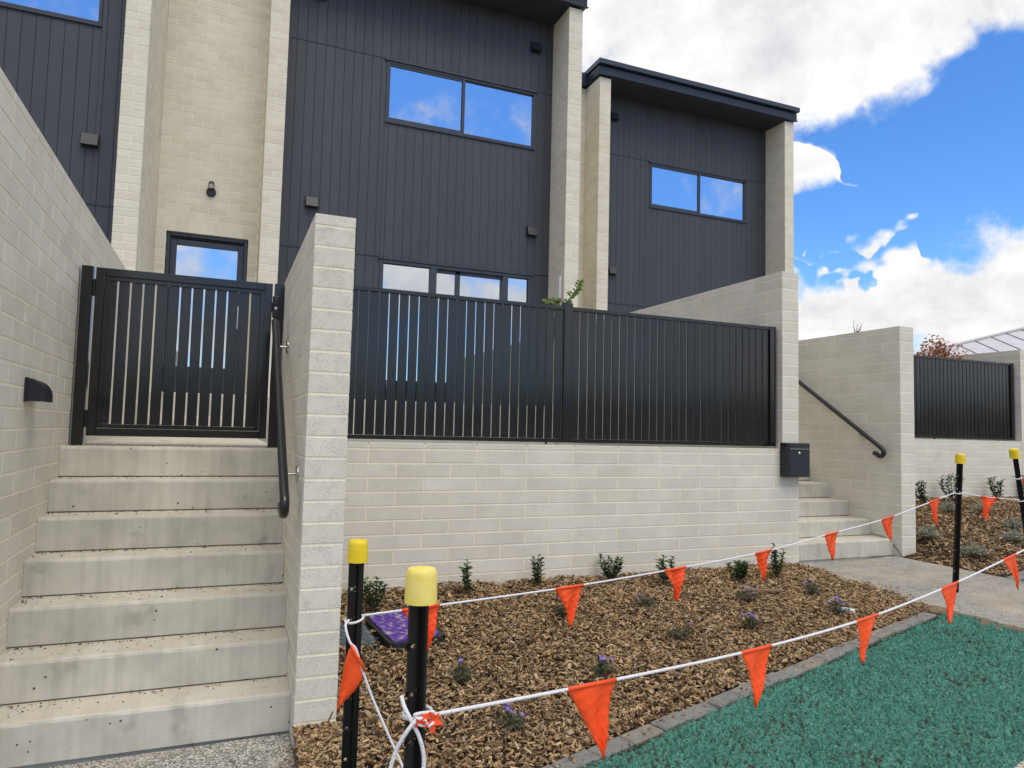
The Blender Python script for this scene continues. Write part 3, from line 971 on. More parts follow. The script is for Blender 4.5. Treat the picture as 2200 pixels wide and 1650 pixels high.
def townhouse(label, xl, xr, Yp, dz, rx0, win, vents, lower=None, door=None, yback=13.0, side=None):
    Yc = Yp + .55
    zb, zt = 1.25 + dz, 7.875 + dz
    t = thing('townhouse', ((xl + xr) / 2, Yp, zb), label, 'house', 'row of stepped townhouses')
    body = MB(); body.box(xl + .235, xr - .235, Yc + .125, Yc + .19, zb, zt + .1)
    build('wall', body, 'backing', t)
    rear = MB(); rear.box(rx0 + .01, xr - .25, Yc + .2, yback, zb, zt + .1)
    build('rear_wall', rear, 'mortar_house', t)
    pieces = []
    g0 = 4.055 + dz
    k0 = int(math.floor((zb - g0) / .086)) + 1; k1 = int(math.ceil((zt - g0) / .086))
    # two brick piers
    for (a, b) in ((xl, xl + .23), (xr - .23, xr)):
        ye = side if (side and b == xr) else Yc + .085
        core = MB().box(a + .0022, b - .0022, Yp + .0022, ye + .005, zb, zt)
        pier = build('pier', core, 'mortar_house', t)
        for k in range(k0, k1):
            z0, z1 = g0 + k * .086, min(g0 + k * .086 + .076, zt)
            if z1 - z0 < .02: continue
            if k % 2:
                pieces.append((a, b, Yp, Yp + .11, z0, z1, pier)); y = Yp + .12
            else:
                pieces.append((a, a + .11, Yp, Yp + .23, z0, z1, pier)); pieces.append((b - .11, b, Yp, Yp + .23, z0, z1, pier)); y = Yp + .24
            while y < ye - .025:
                y1 = min(y + .23, ye)
                if y1 - y > .03: pieces.append((a, b, y, y1, z0, z1, pier))
                y += .24
    # recessed brick entry wall to the left
    Yr = Yp + .53
    dx0, dx1, dzt = door
    core = MB()
    core.box(rx0, dx0 - .004, Yr + .0022, Yr + .1, zb, zt); core.box(dx1 + .004, xl, Yr + .0022, Yr + .1, zb, zt); core.box(dx0 - .004, dx1 + .004, Yr + .0022, Yr + .1, dzt + .004, zt)
    bw = build('entry_wall', core, 'mortar_house', t)
    stop = dzt + .19
    for k in range(k0, k1):
        z0, z1 = g0 + k * .086, min(g0 + k * .086 + .076, zt)
        if z1 - z0 < .02: continue
        s = rx0 - (.12 if k % 2 else 0)
        while s < xl - .02:
            q0, q1 = max(s, rx0), min(s + .23, xl - .002)
            segs = [(q0, q1)]
            if z0 < stop - .02:
                segs = [(q0, min(q1, dx0)), (max(q0, dx1), q1)]
            for u0, u1 in segs:
                if u1 - u0 > .025: pieces.append((u0, u1, Yr, Yr + .11, z0, z1, bw))
            s += .24
    n = 11; wd = (dx1 - dx0) / n
    for i in range(n):
        pieces.append((dx0 + i * wd + .004, dx0 + (i + 1) * wd - .004, Yr, Yr + .11, dzt, dzt + .18, bw))
    lay(pieces, 'brick', 'brick_cream', jit=.0007, bev=.0018, rest_name='brickwork')
    # door
    D = link('entry_door', None, t, ((dx0 + dx1) / 2, Yr + .05, 1.78 + dz))
    zf = 1.78 + dz
    m = MB(); frame(m, dx0 + .004, dx1 - .004, Yr + .03, Yr + .12, zf, dzt - .004, .042, .003, .02)
    frame(m, dx0 + .05, dx1 - .05, Yr + .075, Yr + .115, zf + .03, dzt - .05, .012, .001)
    build('door_frame', m, 'frame_navy', D)
    m = MB(); frame(m, dx0 + .05, dx1 - .05, Yr + .06, Yr + .105, zf + .02, dzt - .08, .072, .003, .36)
    build('door_leaf', m, 'frame_navy', D)
    m = MB(); pane_box(m, dx0 + .118, dx1 - .118, Yr + .082, zf + .36, dzt - .15)
    build('pane', m, 'window_glass', D)
    m = MB(); m.box(dx1 - .108, dx1 - .075, Yr + .045, Yr + .06, zf + .9, zf + 1.2, .004); m.tube([(dx1 - .09, Yr + .05, zf + 1.05), (dx1 - .09, Yr + .01, zf + 1.05), (dx1 - .19, Yr + .01, zf + 1.05)], .009, 8)
    build('door_handle', m, 'steel', D)
    # cladding boards in three tiers, cut round the windows
    J1, J2 = 3.848 + dz, 6.735 + dz
    wins = [w[:4] for w in win] + ([lower[:4]] if lower else [])
    cl = link('cladding', to_mesh('cladding', [(0, 0, 0), (.001, 0, 0), (0, 0, .001)], [(0, 1, 2)], 'backing'), t, ((xl + xr) / 2, Yc + .02, zb)) if False else None
    pitch = .1294; x = xr - 4.435 + 3.962
    while x > xl + .23: x -= pitch
    joints = [xl + .232]
    x += pitch
    while x < xr - .235: joints.append(x); x += pitch
    joints.append(xr - .232)
    panel = MB().box(xl + .231, xr - .231, Yc + .105, Yc + .12, zb, zt)
    clad = build('cladding', panel, 'backing', t)
    for z0, z1 in ((zb, J1 - .006), (J1 + .006, J2 - .006), (J2 + .006, zt)):
        for a, b in zip(joints[:-1], joints[1:]):
            if b - a < .012: continue
            rects = [(a + .0014, b - .0014, z0, z1)]
            for (wx0, wx1, wz0, wz1) in wins:
                nr = []
                for (p0, p1, q0, q1) in rects:
                    if p1 <= wx0 or p0 >= wx1 or q1 <= wz0 or q0 >= wz1: nr.append((p0, p1, q0, q1)); continue
                    if p0 < wx0: nr.append((p0, wx0, q0, q1)); p0 = wx0
                    if p1 > wx1: nr.append((wx1, p1, q0, q1)); p1 = wx1
                    if q0 < wz0: nr.append((p0, p1, q0, wz0))
                    if q1 > wz1: nr.append((p0, p1, wz1, q1))
                rects = nr
            for (p0, p1, q0, q1) in rects:
                if p1 - p0 > .008 and q1 - q0 > .02:
                    link('cladding_board', box_mesh('cladding_board', (p1 - p0, .014, q1 - q0), .0022, 'cladding'), clad, ((p0 + p1) / 2, Yc + .007, (q0 + q1) / 2))
    m = MB()
    for J in (J1, J2):
        segs = [(xl + .232, xr - .232)]
        for (wx0, wx1, wz0, wz1) in wins:
            if wz0 - .05 < J < wz1 + .05:
                segs = [s for (a, b) in segs for s in ((a, wx0), (wx1, b)) if s[1] - s[0] > .02]
        for a, b in segs: m.box(a, b, Yc - .006, Yc + .012, J - .0045, J + .0035)
    build('joint_flashing', m, 'frame_navy', clad)
    # upper window: sliding left sash, fixed right pane
    for (x0, x1, z0, z1) in win:
        Wn = link('window', None, t, ((x0 + x1) / 2, Yc, z0))
        m = MB(); frame(m, x0, x1, Yc - .012, Yc + .05, z0, z1 - .03, .034, .003)
        xm = x0 + (x1 - x0) * .497; m.box(xm - .022, xm + .022, Yc - .014, Yc + .05, z0 + .03, z1 - .06, .003)
        m.box(x0 - .025, x1 + .024, Yc - .03, Yc + .012, z1 - .03, z1, .003)
        m.box(x0 - .004, x1 + .004, Yc - .022, Yc + .012, z0 - .022, z0 - .002, .002)
        build('frame', m, 'frame_navy', Wn)
        m = MB(); frame(m, x0 + .022, xm + .012, Yc - .002, Yc + .03, z0 + .032, z1 - .062, .034, .003)
        build('sash', m, 'frame_navy', Wn)
        build('pane', pane_box(MB(), x0 + .05, xm - .018, Yc + .014, z0 + .06, z1 - .09), 'window_glass', Wn)
        build('pane', pane_box(MB(), xm + .02, x1 - .03, Yc + .030, z0 + .03, z1 - .06), 'window_glass', Wn)
    if lower:
        x0, x1, z0, z1 = lower
        Wn = link('sliding_door', None, t, ((x0 + x1) / 2, Yc, z0))
        s = (x1 - x0) / 2.338
        m = MB(); frame(m, x0, x1, Yc - .012, Yc + .09, z0, z1 - .03, .05, .003)
        m.box(x0 - .025, x1 + .024, Yc - .03, Yc + .012, z1 - .03, z1, .003)
        for a, b in ((.738, .836), (1.863, 1.953)): m.box(x0 + a * s, x0 + b * s, Yc - .012, Yc + .09, z0 + .05, z1 - .08, .003)
        build('frame', m, 'frame_navy', Wn)
        m = MB(); m.box(x0 + 1.135 * s, x0 + 1.205 * s, Yc + .03, Yc + .075, z0 + .05, z1 - .08, .003); m.box(x0 + .836 * s, x0 + 1.863 * s, Yc + .03, Yc + .075, z1 - .125, z1 - .08, .003)
        build('sash', m, 'frame_navy', Wn)
        for a, b, yy in ((.064, .735, .03), (.84, 1.133, .055), (1.207, 1.86, .055), (1.955, 2.28, .03)):
            build('pane', pane_box(MB(), x0 + a * s, x0 + b * s, Yc + yy, z0 + .05, z1 - .09), 'window_glass', Wn)
    # cowled wall vents
    for (vx, vz) in vents:
        V = link('vent', None, t, (vx, Yc, vz))
        m = MB(); m.box(vx - .095, vx + .095, Yc - .008, Yc, vz - .085, vz + .085, .002); build('flange', m, 'vent_paint', V)
        m = MB(); a, b = vx - .078, vx + .078
        y0, y1 = Yc - .010, Yc - .078
        zt_, zb_ = vz + .075, vz - .060
        vs = [(a, y0, zt_), (b, y0, zt_), (a, y0 - .03, zt_ - .004), (b, y0 - .03, zt_ - .004), (a, y1, zb_), (b, y1, zb_), (a, y0, zb_), (b, y0, zb_)]
        m.add(vs, [(0, 1, 3, 2), (2, 3, 5, 4), (0, 2, 4, 6), (1, 7, 5, 3), (0, 6, 7, 1)])
        build('cowl', m, 'vent_paint', V)
        m = MB(); m.box(a + .006, b - .006, y1 + .008, y0 - .002, zb_ - .004, zb_ + .004); build('opening', m, 'backing', V)
    # roof: soffit, ribbed fascia gutter, capping, lower return over the entry
    F = link('roof', None, t, ((xl + xr) / 2, Yp, zt))
    m = MB(); m.box(xl - .035, xr + .045, Yp - .03, yback, zt + .035, zt + .19); m.box(rx0 - .02, xl - .036, Yr - .05, yback, zt + .03, zt + .19)
    build('roof_deck', m, 'fascia', F)
    m = MB(); m.box(xl + .232, xr - .232, Yp - .028, Yc + .01, zt + .006, zt + .034); build('soffit', m, 'soffit', F)
    m = MB(); yf = Yp - .04
    m.box(xl - .04, xr + .05, yf, Yp - .0305, zt + .03, zt + .185, .002)
    for i in range(4): m.box(xl - .039, xr + .049, yf - .006, yf, zt + .05 + i * .031, zt + .068 + i * .031, .0025)
    m.box(xl - .04, xl - .0355, Yp - .03, Yr, zt + .03, zt + .185)
    for i in range(4): m.box(xl - .046, xl - .04, Yp - .03, Yr - .06, zt + .05 + i * .031, zt + .068 + i * .031, .002)
    m.box(rx0, xl - .05, Yr - .11, Yr - .051, zt + .02, zt + .25, .004)
    m.box(xl - .06, xr + .065, yf - .022, yf + .02, zt + .025, zt + .036, .002)
    build('fascia', m, 'fascia', F)
    m = MB(); m.box(xl - .07, xr + .075, Yp - .105, yback, zt + .205, zt + .295, .004)
    build('capping', m, 'fascia', F)
    return t


townhouse('left townhouse with charcoal cladding and cream brick pier above the long left wall', -5.72, -1.25, 4.61, -.1, -6.9, [(-4.11, -1.775, 5.725, 6.62)], [(-1.812, 4.431), (-5.1, 4.43)], None, (-6.75, -5.9, 3.75), 12, side=6.368)
townhouse('middle townhouse with charcoal cladding, wide upper window and cream brick entry recess', -.035, 4.435, 5.84, 0.0, -1.25, [(1.58, 3.916, 5.815, 6.733)], [(.623, 4.478), (3.898, 4.502), (3.897, 7.43), (.61, 7.43)], (1.578, 3.916, 1.78, 3.846), (-1.125, -.157, 3.865))
townhouse('right lower looking townhouse with charcoal cladding under a ribbed flat roof against the sky', 5.70, 10.25, 7.56, .045, 4.44, [(7.145, 9.50, 5.875, 6.778)], [(6.32, 7.505), (6.325, 4.51)], (7.15, 9.49, 1.825, 3.89), (4.62, 5.59, 3.91))

# spot lamp above the entry door
L = thing('wall_lamp', (-.635, 6.37, 4.36), 'small black spot lamp on the cream brick above the entry door', 'lamp')
m = MB().lathe([(.0, 0), (.06, 0), (.058, .022), (.045, .034), (.0, .036)], (-.635, 6.37, 4.425), 20, (0, -1, 0)); smooth_angle(build('base', m, 'black_satin', L))
m = MB().tube([(-.635, 6.345, 4.44), (-.635, 6.315, 4.475)], .014, 10); m.lathe([(.030, -.055), (.036, -.05), (.038, .03), (.034, .036), (.032, .03)], (-.635, 6.295, 4.50), 18, (0, -.8, -.6)); smooth_angle(build('head', m, 'black_satin', L))
m = MB().lathe([(.0, .0), (.031, .0), (.030, .006)], (-.635, 6.295 - .8 * .030, 4.50 - .6 * .030), 18, (0, -.8, -.6)); build('lens', m, 'lamp_glass', L)


# ------------------------------------------------------------------ fences and gate
def fence(x0, x1, y, z0, z1, posts, label, pitch=.0748, slat=.0642):
    t = thing('slat_fence', ((x0 + x1) / 2, y, z0), label, 'fence', 'black slat fences')
    ps = sorted(posts)
    for (a, b, ext) in ps: build('post', MB().box(a, b, y - .012, y + .053, z0, z1 + ext, .003), 'powder_black', t)
    edges = [x0] + [v for (a, b, e) in ps for v in (a, b)] + [x1]
    for i in range(0, len(edges), 2):
        a, b = edges[i], edges[i + 1]
        if b - a < .15: continue
        build('rail', MB().box(a + .001, b - .001, y - .004, y + .036, z1 - .030, z1, .002), 'powder_black', t)
        build('rail', MB().box(a + .001, b - .001, y - .004, y + .036, z0, z0 + .030, .002), 'powder_black', t)
        n = int(round((b - a) / pitch)); pp = (b - a - .004) / n
        for k in range(n):
            c = a + .002 + pp * (k + .5)
            link('slat', box_mesh('slat', (slat, .016, z1 - z0 - .062), .0022, 'powder_black'), t, (c + rng.uniform(-.0006, .0006), y + .016 + rng.uniform(-.0006, .0006), (z0 + z1) / 2))
    return t


fence(.195, 4.255, 1.60, 1.365, 2.447, [(2.113, 2.188, .028), (4.190, 4.255, .002)], 'long black slat fence on top of the low block wall under the middle house')
fence(5.965, 10.02, 3.16, 1.487, 2.575, [(9.955, 10.02, .002), (7.93, 8.0, .02)], 'far black slat fence seen at the right edge behind the bunting')

GY = 1.75
for a, b, lab in ((-1.236, -1.170, 'black square gate post against the long left wall'), (-.066, -.002, 'black square gate post with latch lock beside the pier wall')):
    t = thing('gate_post', ((a + b) / 2, GY + .03, 1.29), lab, 'post', 'gate posts')
    build('post', MB().box(a, b, GY, GY + .065, 1.292, 2.436, .003), 'powder_black', t)
    if a > -.5:
        build('latch', MB().box(a - .012, a + .036, GY - .028, GY, 2.19, 2.345, .006), 'black_plastic', t)
        build('latch_handle', MB().box(a - .001, a + .022, GY - .042, GY - .028, 2.275, 2.325, .005), 'black_plastic', t)
        build('lock', MB().lathe([(.010, 0), (.010, .005), (.006, .006)], (a + .011, GY - .028, 2.256), 14, (0, -1, 0)), 'chrome', t)
    else:
        build('base_plate', MB().box(b + .0, b + .012, GY + .01, GY + .055, 1.292, 1.42), 'steel', t)
t = thing('gate', (-.617, GY, 1.352), 'black slatted gate at the top of the near concrete stairs', 'gate')
gx0, gx1, gz0, gz1 = -1.154, -.080, 1.352, 2.430
m = frame(MB(), gx0, gx1, GY - .006, GY + .044, gz0, gz1, .050, .003)
build('frame', m, 'powder_black', t)
m = frame(MB(), gx0 + .051, gx1 - .051, GY + .006, GY + .040, gz0 + .051, gz1 - .051, .026, .002)
build('inner_frame', m, 'powder_black', t)
n = 13; p0 = -1.0965; pt = .0732
for k in range(n):
    a = p0 + pt * k; b = a + .0622
    a = max(a, gx0 + .052); b = min(b, gx1 - .052)
    if b - a < .02: continue
    link('slat', box_mesh('slat', (b - a, .016, gz1 - gz0 - .155), .002, 'powder_black'), t, ((a + b) / 2, GY + .024, (gz0 + gz1) / 2))
for z in (2.30, 1.46):
    build('hinge', MB().box(-1.1695, -1.1545, GY + .004, GY + .03, z - .055, z + .055, .003), 'black_plastic', t)
build('strike', MB().box(gx1, gx1 + .010, GY - .004, GY + .02, 2.235, 2.30, .002), 'black_plastic', t)


# ------------------------------------------------------------------ handrails
def arc(c, r, a0, a1, n, x):      # arc in the YZ plane
    return [(x, c[0] + r * math.cos(a0 + (a1 - a0) * i / n), c[1] + r * math.sin(a0 + (a1 - a0) * i / n)) for i in range(n + 1)]


def handrail(x, ytop, ztop, ybot, zbot, wall_x, brackets, label, rad=.0225):
    t = thing('handrail', (x, (ytop + ybot) / 2, zbot), label, 'handrail', 'black stair handrails')
    s = math.atan2(ztop - zbot, ytop - ybot); d = (math.cos(s), math.sin(s))
    r = .042
    c = (ybot - math.sin(s) * -r * -1, zbot - math.cos(s) * r)       # bend centre under the rail
    c = (ybot + math.sin(s) * r, zbot - math.cos(s) * r)
    pts = [(x, ytop - (ytop - ybot) * i / 6, ztop - (ztop - zbot) * i / 6) for i in range(7)]
    pts += arc(c, r, math.pi / 2 + s, math.pi / 2 + s + R(205), 12, x)[1:]
    last = pts[-1]; pts.append((x, last[1] + .035, last[2] + .010))
    smooth_angle(build('rail', MB().tube(pts, rad, 16), 'black_satin', t), 50)
    for (yy) in brackets:
        f = (yy - ybot) / (ytop - ybot); zz_ = zbot + f * (ztop - zbot)
        sgn = 1 if wall_x > x else -1
        zb_ = zz_ - .055
        build('bracket', MB().tube([(x, yy, zz_ - rad * .9), (x + sgn * .004, yy, zb_ + .008), (x + sgn * .016, yy, zb_), (wall_x - sgn * .004, yy, zb_)], .0072, 8), 'steel', t)
        build('rosette', MB().lathe([(.0, 0), (.042, 0), (.042, .008), (.036, .012), (.0, .012)], (wall_x, yy, zb_), 20, (-sgn, 0, 0)), 'steel', t)
    return t


handrail(-.075, 1.40, 2.12, .10, 1.105, 0.0, (1.24, .30), 'black tube handrail on the pier wall at the right of the near stairs')
handrail(5.70, 3.35, 2.455, 1.70, 1.36, 5.77, (1.97, 2.95), 'black tube handrail on the block wall right of the far stairs')

# bulkhead step light on the left wall
L = thing('step_light', (-1.25, .72, 1.535), 'black quarter round step light on the long left wall', 'lamp')
m = MB(); y0, y1, zb_, zt_, dp = .625, .80, 1.535, 1.645, .085; N = 8; vs = []
prof = [(-1.249, zb_), (-1.249 + dp, zb_), (-1.249 + dp, zb_ + .03)] + [(-1.249 + dp * math.cos(a), zb_ + .03 + (zt_ - zb_ - .03) * math.sin(a)) for a in [math.pi / 2 * i / N for i in range(1, N)]] + [(-1.249 + .012, zt_), (-1.249, zt_)]
n = len(prof); vs = [(px, y0, pz) for px, pz in prof] + [(px, y1, pz) for px, pz in prof]
m.add(vs, [tuple(range(n)), tuple(range(2 * n - 1, n - 1, -1))] + [(i, i + n, (i + 1) % n + n, (i + 1) % n) for i in range(n)])
build('housing', m, 'black_plastic', L)
build('back_plate', MB().box(-1.2495, -1.240, y0 - .006, y1 + .006, zb_ - .003, zt_ + .004, .002), 'black_plastic', L)
build('diffuser', MB().box(-1.237, -1.249 + dp - .008, y0 + .012, y1 - .012, zb_ - .003, zb_ + .002, .001), 'lamp_glass', L)

# letterbox
L = thing('letterbox', (4.38, 1.49, 1.10), 'dark navy steel letterbox on the wall corner beside the far stairs', 'letterbox')
build('body', MB().box(4.248, 4.511, 1.452, 1.535, 1.100, 1.400, .004), 'mail_side', L)
build('front', MB().box(4.251, 4.508, 1.446, 1.4515, 1.103, 1.397, .002), 'mail_paint', L)
build('door_panel', MB().box(4.268, 4.493, 1.441, 1.4455, 1.112, 1.335, .003), 'mail_paint', L)
build('flap', MB().box(4.268, 4.493, 1.438, 1.4455, 1.345, 1.388, .003), 'mail_paint', L)
build('flap_edge', MB().box(4.272, 4.489, 1.434, 1.4378, 1.345, 1.350, .001), 'steel', L)
build('lock', MB().lathe([(.012, 0), (.012, .005), (.009, .008), (.003, .009)], (4.38, 1.441, 1.312), 16, (0, -1, 0)), 'chrome', L)


# ------------------------------------------------------------------ utility pits
def pit(cx, cy, z, wx, wy, rot, lidmat, label, tilt=0.0):
    t = thing('pit_cover', (cx, cy, z - .1), label, 'pit cover', 'utility pit covers')
    ca, sa = math.cos(rot), math.sin(rot)

    def rr(w, h, r, n=5):
        pts = []
        for (sx, sy, a0) in ((1, 1, 0), (-1, 1, 90), (-1, -1, 180), (1, -1, 270)):
            for i in range(n + 1):
                a = R(a0 + 90 * i / n); pts.append((sx * (w / 2 - r) + r * math.cos(a), sy * (h / 2 - r) + r * math.sin(a)))
        return [(cx + ca * p - sa * q, cy + sa * p + ca * q) for p, q in pts]
    zt = lambda x, y: z + tilt * (y - cy)
    build('pit_box', MB().prism(rr(wx + .045, wy + .045, .05), lambda x, y: z - .15, lambda x, y: zt(x, y) - .008), 'pit_box', t)
    build('lid', MB().prism(rr(wx, wy, .035), lambda x, y: zt(x, y) - .008, lambda x, y: zt(x, y) + .004), lidmat, t)
    m = MB()
    for fam in range(3):
        a = [0, R(60), R(-60)][fam]
        for k in range(-9, 10):
            o = k * .042; dx, dy = math.cos(a), math.sin(a); nx, ny = -dy, dx
            # clip the rib to the lid
            s0, s1 = -1.0, 1.0
            for lim, pc, dc in ((wx / 2 - .025, nx * o, dx), (wy / 2 - .025, ny * o, dy)):
                if abs(dc) < 1e-6:
                    if abs(pc) > lim: s0, s1 = 1, -1
                else:
                    e0, e1 = sorted(((-lim - pc) / dc, (lim - pc) / dc)); s0 = max(s0, e0); s1 = min(s1, e1)
            if s1 - s0 < .03: continue
            q = []
            for s, w in ((s0, -.002), (s1, -.002), (s1, .002), (s0, .002)):
                X = nx * (o + w) + dx * s; Y = ny * (o + w) + dy * s
                q.append((cx + ca * X - sa * Y, cy + sa * X + ca * Y))
            m.prism(q, lambda x, y: zt(x, y) + .0035, lambda x, y: zt(x, y) + .0062 + fam * .0004)
    build('tread_pattern', m, lidmat, t)


pit(.71, .865, .262, .30, .40, R(10), 'lid_purple', 'purple plastic pit cover with raised tread in the bark', .12)
pit(.388, .85, .232, .235, .31, R(4), 'lid_grey', 'dark grey pit cover beside the purple one, behind the star picket', .10)


# ------------------------------------------------------------------ star pickets and bunting
def picket(x, y, z0, z1, label, capmat='cap_yellow', lean=(0, 0), yaw=0.0, cap_r=.034):
    """Y section steel post: one flange drilled, a soft cap on top"""
    t = thing('star_picket', (x, y, z0), label, 'picket', 'star pickets with yellow caps')
    H = z1 - z0
    def P(px, py, z):      # lean shears the post
        c, s = math.cos(yaw), math.sin(yaw); f = (z - z0) / H
        return (x + c * px - s * py + lean[0] * f, y + s * px + c * py + lean[1] * f, z)
    m = MB(); th = .0035; fl = .030
    zb_ = z0 - .15
    # drilled flange (towards -x)
    holes = []
    z = z1 - .17
    while z > z0 + .05:
        holes.append(z); z -= .105 if len(holes) % 3 else .16
    hw = .0065; xa, xb = -fl, 0.0; xc = -.017
    cuts = [z1 - .02]
    for q in holes: cuts += [q + .009, q - .009]
    cuts.append(zb_)
    for i in range(0, len(cuts) - 1, 2):
        a, b = cuts[i + 1], cuts[i]
        for yy, flip in ((-th, False), (th, True)):
            pass
        vs = [P(px, py, zz_) for zz_ in (a, b) for (px, py) in ((xa, -th), (xb, -th), (xb, th), (xa, th))]
        m.add(vs, [(0, 1, 5, 4), (1, 2, 6, 5), (2, 3, 7, 6), (3, 0, 4, 7), (0, 3, 2, 1), (4, 5, 6, 7)])
    for q in holes:
        n = 8; out = []; inn = []
        for k in range(n):
            a = 2 * math.pi * (k + .5) / n
            inn.append((xc + hw * math.cos(a), q + hw * math.sin(a)))
            ox, oz = math.cos(a), math.sin(a); s = max(abs(ox), abs(oz))
            X = xc + ox / s * .015; out.append((min(max(X, xa), xb), q + oz / s * .009))
        vs = [P(px, sy, pz) for sy in (-th, th) for (px, pz) in out + inn]
        fs = []
        for k in range(n):
            k2 = (k + 1) % n
            fs += [(k, k2, n + k2, n + k), (2 * n + k, 3 * n + k, 3 * n + k2, 2 * n + k2), (n + k, n + k2, 3 * n + k2, 3 * n + k)]
        m.add(vs, fs)
    for ang, ln in ((R(28), .027), (R(-75), .022)):
        ex, ey = math.cos(ang), math.sin(ang); nx, ny = -ey * th, ex * th
        vs = [P(px, py, zz_) for zz_ in (zb_, z1 - .02) for (px, py) in ((nx, ny), (-nx, -ny), (ex * ln - nx, ey * ln - ny), (ex * ln + nx, ey * ln + ny))]
        m.add(vs, [(0, 1, 5, 4), (1, 2, 6, 5), (2, 3, 7, 6), (3, 0, 4, 7), (0, 3, 2, 1), (4, 5, 6, 7)])
    build('post', m, 'rubber_black', t)
    r = cap_r
    ax = Vector((lean[0], lean[1], H)).normalized()
    cc = Vector((x + lean[0], y + lean[1], z1)) - ax * .075
    cap = MB().lathe([(.0, .002), (r * 1.06, 0.0), (r * 1.04, .02), (r, .062), (r * .97, .070), (r * .86, .0755), (r * .5, .0775), (.0, .078)], cc, 28, tuple(ax))
    smooth_angle(build('cap', cap, capmat, t), 45)
    return t


picket(.104, -.85, gz(.1), 1.048, 'black star picket with bright yellow cap in front of the block pier')
picket(.072, -1.818, gz(.07), 1.132, 'nearest black star picket with scuffed pale yellow cap', 'cap_scuffed', (0.0, -.0), R(18), .035)
picket(4.985, .45, gz(5), 1.352, 'black star picket with yellow cap on the far path', 'cap_yellow', (.012, -.05), R(-10))
picket(5.78, .36, gz(5.8), 1.40, 'leaning black star picket with yellow cap at the right edge', 'cap_yellow', (-.21, 0.0), R(8))
picket(5.35, -.40, gz(5.3), 1.36, 'black star picket with yellow cap at the end of the front bunting', 'cap_yellow', (0, 0), R(8))


def catenary(keys, n):
    """smooth curve through key points (Catmull-Rom)"""
    k = [Vector(p) for p in keys]; k = [k[0] * 2 - k[1]] + k + [k[-1] * 2 - k[-2]]
    out = []
    for i in range(1, len(k) - 2):
        for s in range(n):
            t = s / n; a, b, c, d = k[i - 1], k[i], k[i + 1], k[i + 2]
            out.append(0.5 * ((2 * b) + (c - a) * t + (2 * a - 5 * b + 4 * c - d) * t * t + (3 * b - a - 3 * c + d) * t ** 3))
    out.append(k[-2]); return out


def flag(a, b, tip, par, seed, curl=.016, pin=.13):
    """triangular plastic pennant folded over the rope from a to b hanging to tip"""
    r = random.Random(seed)
    a, b, tip = Vector(a), Vector(b), Vector(tip)
    n, mrows = 14, 22
    nrm = (b - a).cross(tip - a).normalized()
    ph = [r.uniform(0, 6.28) for _ in range(4)]; am = curl * r.uniform(.6, 1.3)
    vs = []; fs = []
    sk = r.uniform(-.012, .012)
    for j in range(mrows + 1):
        t = j / mrows
        for i in range(n + 1):
            s = i / n
            top = a.lerp(b, s); p = top.lerp(tip, t * .985)
            pinch = 1 - pin * math.sin(math.pi * min(t * 1.1, 1)) * r.uniform(.95, 1.05)
            mid = a.lerp(b, .5).lerp(tip, t); p = mid + (p - mid) * pinch + (b - a).normalized() * sk * math.sin(math.pi * t)
            w = am * (math.sin(s * 7 + ph[0] + t * 2.2) * t * (1.1 - t) * 2.2 + .6 * math.sin(t * 8 + ph[1] + s * 2) * t * .6 + .5 * math.sin(s * 15 + t * 5 + ph[2]) * t * .5 + .16 * math.sin(s * 23 - t * 31 + ph[3]) * (.2 + t) + .12 * math.sin(t * 43 + s * 9 + ph[1]))
            p = p + nrm * w
            vs.append(p)
    W_ = n + 1
    for j in range(mrows):
        for i in range(n): fs.append((j * W_ + i, j * W_ + i + 1, (j + 1) * W_ + i + 1, (j + 1) * W_ + i))
    # thin sheet with two sides and the hem round the rope
    off = len(vs); vs2 = [v + nrm * .0006 for v in vs]
    fs2 = [tuple(q + off for q in f[::-1]) for f in fs]
    rim = [i for i in range(W_)] + [j * W_ + n for j in range(1, mrows + 1)] + [mrows * W_ + i for i in range(n - 1, -1, -1)] + [j * W_ for j in range(mrows - 1, 0, -1)]
    fs3 = [(rim[k], rim[k] + off, rim[(k + 1) % len(rim)] + off, rim[(k + 1) % len(rim)]) for k in range(len(rim))]
    m = MB().add(vs + vs2, fs + fs2 + fs3)
    m.tube([a, a.lerp(b, .5), b], .0058, 8)
    build('flag', m, 'flag_orange', par, smooth=True)


def at_x(curve, x):
    for p, q in zip(curve[:-1], curve[1:]):
        if p.x <= x <= q.x and q.x > p.x: return p.lerp(q, (x - p.x) / (q.x - p.x))
    return curve[-1]


def ring(m, c, r, z_tilt=0.0, rad=.0045, n=18):
    pts = [(c[0] + r * math.cos(2 * math.pi * k / n), c[1] + r * math.sin(2 * math.pi * k / n), c[2] + z_tilt * math.sin(2 * math.pi * k / n + 1)) for k in range(n + 1)]
    m.tube(pts, rad, 8)


